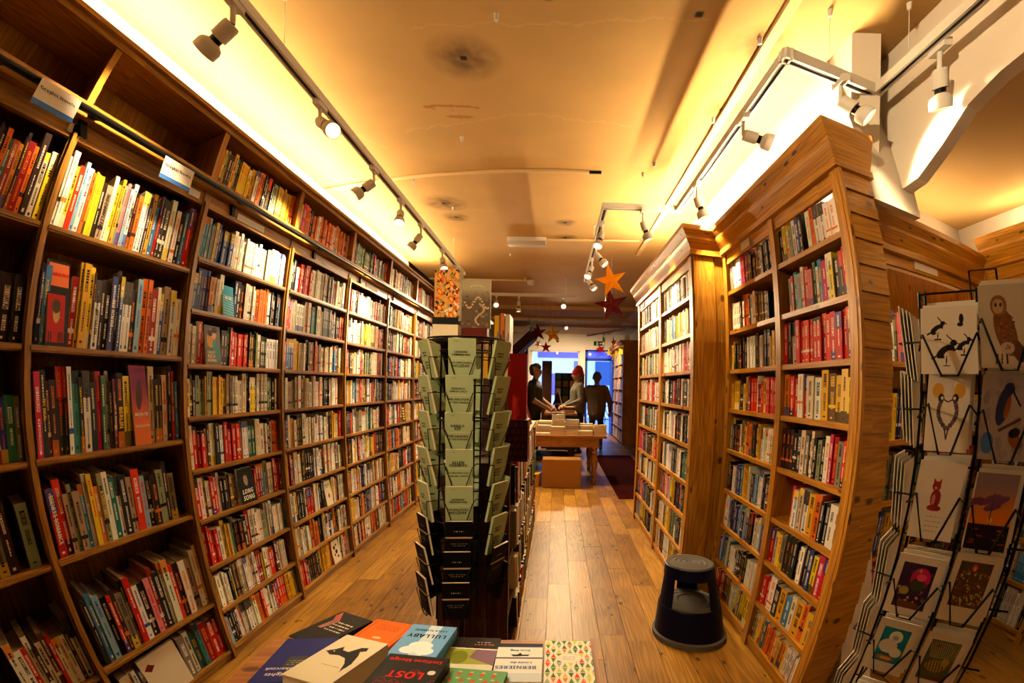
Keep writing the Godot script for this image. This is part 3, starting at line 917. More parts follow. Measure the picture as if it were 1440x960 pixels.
	# labels on the two fascias
	for q in [[RX, -2.2, -2.08, "on the ribbed pine bookcase"], [CX, -4.2, -4.08, "on the lower pine bookcase"]]:
		mb = MB.new()
		slab(mb, Vector3(q[0] - 0.004, 2.215, q[1]), Vector3(q[0] + 0.004, 2.265, q[2]), Vector3i.ONE, 1)
		single("shelf_label", mb, M.card, bow(Vector3(q[0], 2.215, q[1])), "white shelf sign " + q[3], "label")
	# recess and side-room bookcases behind the card rack
	var sb := [0.07, 0.36, 0.62, 0.9, 1.19, 1.55]
	b = pine_case("recess_bookcase", "pine bookcase in the recess behind the card rack", 1, -1.40, -1.68, [1.5, 2.76], sb, 2.09, 0.0, M.pine, 0.06)
	mb = MB.new()
	sweep(mb, [Vector2(1.42, -1.40), Vector2(2.72, -1.40)], CORNICE, 0.21)
	part("cornice", mb, M.pine, b)
	for k in sb.size():
		row(1, -1.42, 1, 1.54, 2.7, sb[k], 0.19, 0.235, 0.13, ["KNGK", "NKGR", "KNYB", "GKRN", "YYKWBY", "GRWWBPK"][k])
	mb = MB.new()
	slab(mb, Vector3(1.85, 2.02, -1.405), Vector3(2.08, 2.085, -1.398), Vector3i.ONE, 1)
	single("shelf_label", mb, M.card, bow(Vector3(1.85, 2.0, -1.4)), "white shelf sign on the recess bookcase", "label")
	b = pine_case("side_bookcase", "pine bookcase with cornice on the side-room wall", 0, 2.72, 2.98, [-1.36, -0.62, 0.12, 0.9], [0.07, 0.34, 0.6, 0.88, 1.16, 1.45, 1.78], 2.18, 0.0, M.pine, 0.06)
	mb = MB.new()
	sweep(mb, [Vector2(2.72, -1.36), Vector2(2.72, 0.9)], CORNICE, 0.1)
	part("cornice", mb, M.pine, b)
	var yy := [0.07, 0.34, 0.6, 0.88, 1.16, 1.45, 1.78]
	for k in yy.size():
		row(0, 2.73, -1, -1.32, -0.65, yy[k], 0.19, 0.24, 0.14, ["KNWK", "KBWN", "RWGKR", "WKNW", "WWRKG", "WWWYK", "KWYBRO"][k])
		row(0, 2.73, -1, -0.58, 0.1, yy[k], 0.19, 0.24, 0.14, "WKRYN")

func sign_card(zl: float, zr: float, y0: float, y1: float, text: String, label: String) -> void:
	var mb := MB.new()
	var p := corners(0, LX + 0.082, LX + 0.079, y0, y1, zl, zr)
	hexa(mb, p)
	var base: Vector3 = (p[0] + p[1] + p[4] + p[5]) * 0.25
	var t := thing("section_sign", label, "sign", base, "Graphic Novels signs on the rail")
	part("card", mb, M.card, t)
	mb = MB.new()
	hexa(mb, corners(0, LX + 0.0835, LX + 0.0825, y0, y0 + 0.018, zl, zr))
	part("blue_band", mb, M.ink_blue, t)
	words(text, t, (p[2] + p[4]) * 0.5 + Vector3(0.003, 0.012, 0), p[6] - p[2], Vector3.RIGHT, (y1 - y0) * 0.6, p[6].distance_to(p[2]) * 0.85, M.ink)

func covers_art() -> void:
	var im := canvas(64, 96, Color(0.08, 0.07, 0.07))
	im.fill_rect(Rect2i(3, 3, 58, 26), Color(0.9, 0.45, 0.25)); im.fill_rect(Rect2i(3, 38, 50, 54), Color(0.7, 0.12, 0.08))
	blob(im, 28, 58, 10, 12, Color(0.85, 0.7, 0.5)); blob(im, 27, 51, 12, 8, Color(0.25, 0.2, 0.1))
	for x in [8, 14, 36, 41, 47]: im.fill_rect(Rect2i(x, 80, 3, 12), Color(0.08, 0.06, 0.06))
	paint("cover_red", im)
	im = canvas(64, 96, Color(0.45, 0.14, 0.3))
	for y in 96: im.fill_rect(Rect2i(0, y, 64, 1), Color(0.45, 0.12, 0.32).lerp(Color(0.8, 0.4, 0.15), clampf(float(y - 20) / 50.0, 0, 1)))
	blob(im, 30, 34, 12, 20, Color(0.25, 0.1, 0.15), 0.4)
	paint("cover_plum", im)
	im = canvas(64, 96, Color(0.85, 0.8, 0.7))
	shape(im, [Vector2(12, 14), Vector2(20, 22), Vector2(12, 30), Vector2(4, 22)], Color(0.4, 0.08, 0.1))
	paint("cover_plain", im)
	im = canvas(64, 96, Color(0.35, 0.37, 0.4))
	blob(im, 26, 30, 17, 24, Color(0.8, 0.55, 0.2), 0.3); blob(im, 36, 22, 12, 9, Color(0.85, 0.65, 0.45)); blob(im, 22, 18, 10, 8, Color(0.12, 0.08, 0.06)); blob(im, 44, 58, 10, 26, Color(0.1, 0.5, 0.5), -0.4); blob(im, 40, 10, 12, 7, Color(0.1, 0.06, 0.05))
	im.fill_rect(Rect2i(2, 58, 34, 36), Color(0.35, 0.3, 0.12))
	paint("cover_gold", im)
	im = canvas(64, 96, Color(0.07, 0.1, 0.06))
	for k in 60: blob(im, rng.randf() * 64, rng.randf() * 60, 5, 3, Color(0.1, 0.16, 0.08).lerp(Color(0.04, 0.05, 0.03), rng.randf()))
	blob(im, 32, 32, 8, 16, Color(0.6, 0.5, 0.45)); blob(im, 32, 15, 4, 5, Color(0.2, 0.12, 0.08))
	paint("cover_forest", im)
	im = canvas(64, 96, Color(0.15, 0.55, 0.7))
	for y in range(30, 90, 8): stroke(im, Vector2(0, y), Vector2(64, y + 5), 2, Color(0.6, 0.8, 0.85))
	paint("cover_sea", im)
	im = canvas(64, 96, Color(0.86, 0.82, 0.72))
	blob(im, 34, 58, 7, 9, Color(0.5, 0.06, 0.08)); dashes(im, 10, 54, 14, 3, Color(0.2, 0.15, 0.12)); dashes(im, 16, 48, 22, 2, Color(0.3, 0.2, 0.15))
	paint("cover_cream", im)
	im = canvas(64, 96, Color(0.85, 0.8, 0.68))
	for q in [[24, 30, 8], [40, 22, 5], [36, 50, 9], [20, 60, 5], [42, 72, 6]]: blob(im, q[0], q[1], q[2], q[2], Color(0.1, 0.08, 0.07))
	paint("cover_dots", im)
	im = canvas(64, 96, Color(0.1, 0.09, 0.08))
	for k in 5: blob(im, 32, 20 + k * 15, 18, 5, Color(0.85, 0.75, 0.15))
	paint("cover_yellow", im)

func on_track(x: float, z: float) -> Vector3:
	return bow(Vector3(x, TRACK, z))

func fittings() -> void:
	var lx := -1.055
	var far := bow(Vector3(lx, TRACK, -4.9)).z
	track([Vector3(lx, TRACK, 1.6), Vector3(lx, TRACK, far)], "long white lighting track along the left of the ceiling", [Vector3(lx, TRACK, -1.75), Vector3(lx, TRACK, -2.12), Vector3(lx, TRACK, -4.0), Vector3(lx, TRACK, -5.6), Vector3(lx, TRACK, -0.4)])
	for q in [[-0.614, Vector3(-0.75, -0.62, -0.1), "over the graphic-novel bay", 4.5], [-1.439, Vector3(1.6, -1.3, 1.2), "turned back towards the room", 9.0], [-2.183, Vector3(-0.72, -0.66, 0.22), "beside the ceiling conduit", 9.0], [-2.7, Vector3(0.12, -0.75, 0.6), "just past the ceiling conduit", 5.0], [-3.206, Vector3(-0.55, -0.8, 0.1), "angled at the middle bays", 11.0], [-3.918, Vector3(0.25, -0.8, 0.5), "second from the track's far end", 5.0], [-4.5, Vector3(-0.6, -0.7, 0.1), "at the track's far end", 10.0]]:
		spot(on_track(lx, q[0]), q[1], "white spotlight on the left track, " + q[2], q[3])
	spot(Vector3(lx, TRACK, -0.3), Vector3(0.76, -1.4, -1.65), "white spotlight on the left track, over the near table", 8.0)
	spot(Vector3(lx, TRACK, 0.5), Vector3(2.65, 0.08, -2.0), "white spotlight on the left track, aimed across at the wall over the opening", 26.0, 22.0)
	var a := on_track(0.98, -1.092)
	var pts := [on_track(0.43, -5.2), on_track(0.423, -2.917), on_track(0.97, -2.86), a, on_track(1.483, -1.065), Vector3(1.53, TRACK, 1.2)]
	track(pts, "white lighting track stepping round the right of the ceiling", [on_track(0.98, -1.4), on_track(0.98, -2.1), on_track(0.7, -2.89), on_track(1.2, -1.08), on_track(1.5, -0.8), on_track(0.43, -4.0)])
	spot(on_track(0.966, -1.572), Vector3(0.9, -0.3, 0.1), "white spotlight aimed sideways at the right wall")
	spot(on_track(0.968, -2.374), Vector3(0.3, -0.9, 0.05), "white spotlight above the gap between the pine bookcases", 9.0)
	spot(on_track(0.705, -2.89), Vector3(0.3, -0.9, 0.0), "white spotlight on the short crosswise track")
	spot(on_track(1.269, -1.08), Vector3(0.6, -0.62, 0.35), "white spotlight above the tall bookcase's cornice", 9.0, 48.0)
	spot(on_track(1.518, -0.556), Vector3(0.2, -0.93, -0.2), "white spotlight over the card rack", 2.5)
	spot(on_track(0.43, -3.2), Vector3(-0.25, -0.8, 0.4), "first white spotlight on the inner right track")
	spot(on_track(0.43, -3.75), Vector3(0.55, -0.7, 0.25), "second white spotlight on the inner right track")
	spot(on_track(0.43, -4.2), Vector3(-0.3, -0.75, 0.4), "third white spotlight on the inner right track")
	spot(on_track(0.43, -4.75), Vector3(0.5, -0.75, 0.3), "last white spotlight on the inner right track")
	track([Vector3(-1.2, TRACK, -7.55), Vector3(0.4, TRACK, -7.55)], "white lighting track crossing the aisle", [Vector3(-0.4, TRACK, -7.55), Vector3(0.2, TRACK, -7.55)])
	spot(Vector3(-0.82, TRACK, -7.55), Vector3(0.1, -0.5, 0.8), "bright spotlight at the crosswise track's end", 15.0, 55.0)
	spot(Vector3(-0.49, TRACK, -7.55), Vector3(0.02, -1, 0.02), "spotlight hanging straight down from the crosswise track", 15.0, 55.0)
	spot(Vector3(0.164, TRACK, -7.55), Vector3(0.05, -0.5, 0.8), "bright spotlight over the far book table", 15.0, 55.0)
	track([Vector3(-1.0, 2.8, -10.9), Vector3(1.2, 2.8, -10.9)], "white lighting track above the counter", [Vector3(0.1, 2.8, -10.9)])
	spot(Vector3(0.27, 2.8, -10.9), Vector3(0.05, -0.5, 0.8), "bright spotlight above the counter", 15.0, 55.0)
	spot(Vector3(-0.45, 2.8, -10.9), Vector3(0, -1, 0.1), "spotlight above the person at the till", 15.0, 55.0)
	track([Vector3(0.9, 2.75, -13.6), Vector3(1.7, 2.75, -11.8)], "short white lighting track near the shop door", [Vector3(1.3, 2.75, -12.7)])
	spot(Vector3(1.25, 2.75, -12.8), Vector3(0.1, -0.6, -0.75), "spotlight by the shop door", 15.0, 55.0)
	spot(Vector3(0.1, 2.75, -13.2), Vector3(0.0, -0.55, -0.75), "spotlight in front of the shop window", 15.0, 55.0)
	# conduits, smoke detector, emergency light, battens
	var mb := MB.new()
	var arc := []
	for i in 13: arc.append(bow(Vector3(lerpf(-1.84, 0.3, i / 12.0), CEIL - 0.01, -2.83)))
	tube(mb, arc, 0.014, 8)
	var c := thing("cable_conduit", "white conduit crossing the ceiling, ending in a black cable tip", "conduit", arc[6])
	part("pipe", mb, M.ceil_paint, c)
	mb = MB.new()
	tube(mb, [arc[12], arc[12] + Vector3(0.09, 0.0, 0.0)], 0.012, 6)
	part("cable_end", mb, M.black, c)
	mb = MB.new()
	tube(mb, [Vector3(-0.05, CEIL - 0.012, -5.53), Vector3(0.95, CEIL - 0.012, -5.48)], 0.014, 8)
	single("cable_conduit", mb, M.ceil_paint, Vector3(0.4, CEIL, -5.5), "white conduit running from the emergency light to the right wall", "conduit")
	mb = MB.new()
	tube(mb, [Vector3(-1.84, CEIL - 0.012, -7.7), Vector3(-0.36, CEIL - 0.012, -7.7)], 0.014, 8)
	single("cable_conduit", mb, M.ceil_paint, Vector3(-1.0, CEIL, -7.7), "white conduit leading to the smoke detector", "conduit")
	var e := thing("emergency_light", "white boxy emergency light on the ceiling", "light", Vector3(-0.26, CEIL, -5.54))
	mb = MB.new()
	boxat(mb, Vector3(-0.26, CEIL - 0.02, -5.54), Vector3(0.42, 0.04, 0.12))
	part("base", mb, M.fitting, e)
	mb = MB.new()
	boxat(mb, Vector3(-0.26, CEIL - 0.06, -5.54), Vector3(0.4, 0.045, 0.1))
	part("diffuser", mb, M.diffuser, e)
	e = thing("smoke_detector", "round white smoke detector on the ceiling", "detector", Vector3(-0.326, CEIL, -7.76))
	mb = MB.new()
	lathe(mb, [[0.0, -0.07], [0.05, -0.065], [0.055, -0.05]], Vector3(-0.326, CEIL, -7.76), Vector3.UP, 20)
	part("sensor", mb, M.fitting, e)
	mb = MB.new()
	lathe(mb, [[0.055, -0.05], [0.05, -0.04], [0.065, -0.035], [0.07, 0.0]], Vector3(-0.326, CEIL, -7.76), Vector3.UP, 20)
	part("base", mb, M.fitting, e)
	mb = MB.new()
	slab(mb, Vector3(1.0, CEIL - 0.02, -6.1), Vector3(1.05, CEIL, -1.2), Vector3i.ONE, 2, false)
	single("ceiling_batten", mb, M.ceil_paint, Vector3(1.02, CEIL, -3.5), "cream batten along the right edge of the ceiling", "batten")
	var beam_at := {-10.2: "just before the counter's lighting track", -11.9: "beyond the counter's lighting track", -13.2: "closest to the shop window"}
	for z in [-10.2, -11.9, -13.2]:
		mb = MB.new()
		slab(mb, Vector3(-1.86, CEIL - 0.07, z - 0.05), Vector3(2.3, CEIL, z + 0.05), Vector3i.ONE, 0, false)
		single("ceiling_batten", mb, M.ceil_paint, Vector3(0.2, CEIL, z), "cream beam crossing the ceiling " + beam_at[z], "beam", "cream beams near the shop front")
	for q in [[-0.55, -3.3], [-0.87, -4.62], [-0.5, -6.2], [-0.2, -2.2], [0.5, -5.0], [0.6, -4.5], [0.75, -3.6]]:
		mb = MB.new()
		lathe(mb, [[0.0, -0.03], [0.008, -0.028], [0.012, 0.0]], Vector3(q[0], CEIL, q[1]), Vector3.UP, 10)
		single("ceiling_hook", mb, M.fitting, Vector3(q[0], CEIL, q[1]), "small white hook on the cream ceiling", "hook", "small ceiling hooks")

# ---------------------------------------------------------------- furniture in the near half
func flat_book(c: Vector3, size: Vector3, turn: float, art: Material, edge: Material, called: String, label: String, texts: Array, category := "book") -> void:
	# lies on its back; its head points at the reader on the far side. c: centre of its underside
	var t := thing(called, label, category, c, "books laid out on the near table")
	var bas := Basis(Vector3.UP, turn)
	var e := 0.0025
	var mb := MB.new()
	var y := c.y + size.y
	var p := func(u: float, v: float, h: float) -> Vector3: return c + bas * Vector3((0.5 - u) * size.x, h, (v - 0.5) * -size.z)     # u, v as on the cover
	mb.quad(p.call(0, 0, size.y), p.call(1, 0, size.y), p.call(1, 1, size.y), p.call(0, 1, size.y), Vector2(0, 0), Vector2(1, 0), Vector2(1, 1), Vector2(0, 1), Vector3.UP)
	part("front_cover", mb, art, t)
	mb = MB.new()
	boxat(mb, c + Vector3(0, e * 0.5, 0), Vector3(size.x, e, size.z), bas)
	boxat(mb, c + Vector3(0, size.y - e * 0.5 - 0.0003, 0), Vector3(size.x, e, size.z), bas)
	boxat(mb, c + bas * Vector3(size.x * 0.5 - 0.0015, size.y * 0.5 - 0.0003, 0), Vector3(0.003, size.y, size.z), bas)
	part("binding", mb, edge, t)
	mb = MB.new()
	boxat(mb, c + bas * Vector3(-0.002, size.y * 0.5, 0), Vector3(size.x - 0.005, size.y - e * 2.0, size.z - 0.006), bas)
	part("pages", mb, M.paper, t)
	for s in texts:      # [text, u, v, width, height, material]
		words(s[0], t, p.call(s[1], s[2], size.y + 0.0006), bas * Vector3(-1, 0, 0), Vector3.UP, size.z * s[4], size.x * s[3], s[5])

func near_table() -> void:
	var t := thing("display_table", "low wooden table of new books in front of the book spinner", "table", Vector3(-0.23, 0, -1.05))
	var mb := MB.new()
	slab(mb, Vector3(-0.68, 0.665, -1.43), Vector3(0.205, 0.70, -0.62), Vector3i.ONE, 0, false)
	part("table_top", mb, M.table, t)
	mb = MB.new()
	slab(mb, Vector3(0.19, 0.70, -1.42), Vector3(0.205, 0.712, -0.62), Vector3i.ONE, 2, false)
	part("edge_lip", mb, M.table, t)
	mb = MB.new()
	slab(mb, Vector3(-0.64, 0.58, -1.39), Vector3(0.165, 0.665, -0.66), Vector3i.ONE, 0, false)
	part("apron", mb, M.table, t)
	for q in [[-0.62, -1.37], [0.145, -1.37], [-0.62, -0.68], [0.145, -0.68]]:
		mb = MB.new()
		slab(mb, Vector3(q[0] - 0.03, 0.0, q[1] - 0.03), Vector3(q[0] + 0.03, 0.6, q[1] + 0.03), Vector3i.ONE, 1, false)
		part("leg", mb, M.table, t)
	var im := canvas(96, 144, Color(0.08, 0.12, 0.42))
	im.fill_rect(Rect2i(28, 46, 34, 34), Color(0.2, 0.22, 0.24)); dashes(im, 32, 58, 52, 2, Color(0.6, 0.6, 0.5)); dashes(im, 32, 58, 58, 2, Color(0.6, 0.6, 0.5)); dashes(im, 32, 58, 64, 2, Color(0.6, 0.6, 0.5))
	var iw: Material = M.ink_white
	flat_book(Vector3(-0.535, 0.701, -1.26), Vector3(0.13, 0.034, 0.2), 0.06, paint("art_flights", im), mat("navy", Color(0.08, 0.12, 0.4), 0.5), "table_book", "navy blue paperback with pale title at the table's corner", [["Flights", 0.62, 0.16, 0.4, 0.09, iw], ["Olga Tokarczuk", 0.5, 0.28, 0.8, 0.09, iw]])
	im = canvas(96, 144, Color(0.88, 0.85, 0.74))
	shape(im, [Vector2(86, 84), Vector2(74, 94), Vector2(66, 106), Vector2(60, 96), Vector2(46, 94), Vector2(40, 104), Vector2(34, 114), Vector2(22, 118), Vector2(18, 108), Vector2(27, 102), Vector2(20, 90), Vector2(12, 64), Vector2(14, 40), Vector2(24, 62), Vector2(36, 76), Vector2(54, 80), Vector2(70, 76)], Color(0.06, 0.06, 0.06))
	blob(im, 70, 86, 9, 6, Color(0.06, 0.06, 0.06)); blob(im, 72, 88, 1.7, 1.7, Color(0.88, 0.85, 0.74)); dashes(im, 24, 62, 48, 2, Color(0.6, 0.55, 0.45))
	paint("art_fox", im)
	var yy := 0.701
	for k in 3:
		flat_book(Vector3(-0.4095 + k * 0.004, yy, -1.1726 - k * 0.003), Vector3(0.125, 0.026, 0.19), -0.41 + k * 0.02, M.art_fox if k == 2 else M.paper, M.paper, "table_book", ["bottom white hardback of the stack with the black animal cover", "middle white hardback of the stack with the black animal cover", "white hardback with leaping black animal, topmost of its stack"][k], [])
		yy += 0.0265
	im = canvas(96, 144, Color(0.07, 0.06, 0.05))
	for k in 4: stroke(im, Vector2(60 + k * 5, 100), Vector2(90, 140 - k * 6), 3, Color(0.8, 0.4, 0.35)); stroke(im, Vector2(60 + k * 5, 100), Vector2(70 + k * 3, 60), 2, Color(0.85, 0.6, 0.5))
	for k in 4: dashes(im, 14, 62, 60 + k * 12, 5, Color(0.85, 0.82, 0.75))
	flat_book(Vector3(-0.525, 0.701, -1.435), Vector3(0.125, 0.026, 0.17), -0.5, paint("art_dark", im), M.black, "table_book", "black paperback with pink ribbons and white print", [])
	im = canvas(96, 144, Color(0.9, 0.42, 0.03))
	for q in [[6, 6, 84, 2], [6, 136, 84, 2], [6, 6, 2, 132], [88, 6, 2, 132]]: im.fill_rect(Rect2i(q[0], q[1], q[2], q[3]), Color(0.75, 0.25, 0.03))
	for k in 5: dashes(im, 22, 76, 100 + k * 6, 2, Color(0.6, 0.2, 0.03))
	blob(im, 46, 62, 10, 5, Color(0.9, 0.8, 0.55))
	flat_book(Vector3(-0.382, 0.701, -1.39), Vector3(0.125, 0.028, 0.165), -0.3, paint("art_orange", im), mat("orange", Color(0.85, 0.42, 0.06), 0.5), "table_book", "orange paperback framed with a thin red line", [])
	im = canvas(96, 144, Color(0.4, 0.62, 0.85))
	im.fill_rect(Rect2i(30, 0, 26, 144), Color(0.75, 0.84, 0.92))
	blob(im, 44, 60, 24, 16, Color(0.9, 0.93, 0.95)); blob(im, 30, 40, 18, 14, Color(0.9, 0.93, 0.95)); blob(im, 62, 42, 18, 14, Color(0.88, 0.92, 0.95)); im.fill_rect(Rect2i(0, 0, 96, 22), Color(0.35, 0.58, 0.82))
	for k in 2:
		flat_book(Vector3(-0.247, 0.701 + k * 0.0235, -1.318), Vector3(0.125, 0.023, 0.185), -0.14, paint("art_cloud", im) if k else M.paper, mat("sky_blue", Color(0.35, 0.58, 0.8), 0.5), "table_book", ["blue paperback beneath the LULLABY one", "pale blue LULLABY paperback with a white cloud shape"][k], [["LULLABY", 0.5, 0.68, 0.82, 0.1, M.ink], ["LEILA SLIMANI", 0.5, 0.84, 0.7, 0.06, M.ink]] if k else [])
	im = canvas(96, 144, Color(0.05, 0.05, 0.05))
	for k in 22:
		var a := Vector2(rng.randf() * 96, rng.randf() * 110)
		for j in 8: blob(im, a.x + cos(j * 0.8) * 6, a.y + sin(j * 0.8) * 6, 1.2, 1.2, Color(0.65, 0.1, 0.07))
	for k in 5: blob(im, 44 + cos(k) * 14, 30 + sin(k * 1.3) * 10, 2, 2, Color(0.85, 0.8, 0.75))
	blob(im, 12, 100, 6, 6, Color(0.85, 0.83, 0.8))
	flat_book(Vector3(-0.245, 0.701, -1.125), Vector3(0.15, 0.058, 0.215), -0.15, paint("art_lost", im), M.black, "table_book", "thick black LOST book with red scrollwork", [["LOST", 0.5, 0.62, 0.55, 0.12, M.ink_red], ["Emiliano Monge", 0.5, 0.9, 0.85, 0.08, M.ink_red]])
	im = canvas(96, 144, Color(0.55, 0.6, 0.25))
	im.fill_rect(Rect2i(0, 0, 96, 34), Color(0.8, 0.8, 0.75)); im.fill_rect(Rect2i(0, 96, 96, 48), Color(0.1, 0.09, 0.08)); shape(im, [Vector2(0, 30), Vector2(50, 60), Vector2(40, 96), Vector2(0, 96)], Color(0.45, 0.35, 0.45)); blob(im, 70, 60, 18, 26, Color(0.4, 0.45, 0.12)); stroke(im, Vector2(0, 92), Vector2(96, 98), 4, Color(0.9, 0.88, 0.85)); dashes(im, 10, 50, 112, 3, Color(0.85, 0.45, 0.3)); dashes(im, 18, 46, 122, 2, Color(0.8, 0.8, 0.75))
	flat_book(Vector3(-0.12, 0.701, -1.318), Vector3(0.128, 0.017, 0.175), -0.04, paint("art_field", im), M.black, "table_book", "paperback of purple hills and green fields with black band", [])
	im = canvas(96, 144, Color(0.88, 0.87, 0.84))
	im.fill_rect(Rect2i(0, 128, 96, 16), Color(0.12, 0.12, 0.25)); shape(im, [Vector2(30, 92), Vector2(60, 90), Vector2(66, 98), Vector2(54, 97), Vector2(46, 104), Vector2(42, 97), Vector2(26, 98)], Color(0.08, 0.07, 0.07)); im.fill_rect(Rect2i(0, 82, 96, 5), Color(0.2, 0.22, 0.4)); im.fill_rect(Rect2i(0, 0, 96, 30), Color(0.75, 0.8, 0.85))
	flat_book(Vector3(0.004, 0.701, -1.287), Vector3(0.118, 0.017, 0.178), 0.0, paint("art_dog", im), M.card, "table_book", "white Blue Dog paperback with running black dog", [["Blue Dog", 0.5, 0.8, 0.5, 0.07, M.ink_blue], ["Louis de", 0.45, 0.46, 0.45, 0.07, M.ink_blue], ["BERNIERES", 0.55, 0.34, 0.85, 0.08, M.ink_blue]])
	im = canvas(120, 190, Color(0.88, 0.86, 0.8))
	var cols := [Color(0.85, 0.2, 0.08), Color(0.3, 0.45, 0.15), Color(0.75, 0.75, 0.25), Color(0.5, 0.6, 0.35), Color(0.82, 0.45, 0.25), Color(0.55, 0.62, 0.6), Color(0.2, 0.35, 0.2)]
	for r in 9:
		for k in 10:
			var x := k * 14.0 - 8
			var y := r * 21.0
			shape(im, [Vector2(x + 1, y + 20), Vector2(x + 7, y + 2), Vector2(x + 13, y + 20)] if (r + k) % 2 else [Vector2(x + 1, y + 2), Vector2(x + 13, y + 2), Vector2(x + 7, y + 20)], cols[rng.randi() % 7])
	blob(im, 60, 105, 28, 20, Color(0.88, 0.86, 0.82))
	for k in 3: dashes(im, 44, 78, 98 + k * 6, 2, Color(0.5, 0.4, 0.35))
	flat_book(Vector3(0.129, 0.701, -1.287), Vector3(0.122, 0.02, 0.2), 0.0, paint("art_triangles", im), M.card, "table_book", "book covered in red and green triangles with an oval label", [])
	im = canvas(96, 144, Color(0.35, 0.58, 0.4))
	for r in 8:
		for k in 5: blob(im, 10 + k * 19 + (r % 2) * 9, 10 + r * 17, 4, 4, Color(0.75, 0.3, 0.15)); blob(im, 18 + k * 19, 16 + r * 17, 3, 2, Color(0.75, 0.7, 0.4))
	flat_book(Vector3(-0.1, 0.701, -1.115), Vector3(0.14, 0.03, 0.22), -0.12, paint("art_folk", im), mat("leaf", Color(0.3, 0.5, 0.35), 0.5), "table_book", "green folk-patterned hardback next to the LOST book", [])
	flat_book(Vector3(0.03, 0.701, -1.085), Vector3(0.13, 0.025, 0.19), 0.02, mat("art_amber", Color(0.85, 0.62, 0.1), 0.5), M.card, "table_book", "amber yellow paperback below the Blue Dog book", [])

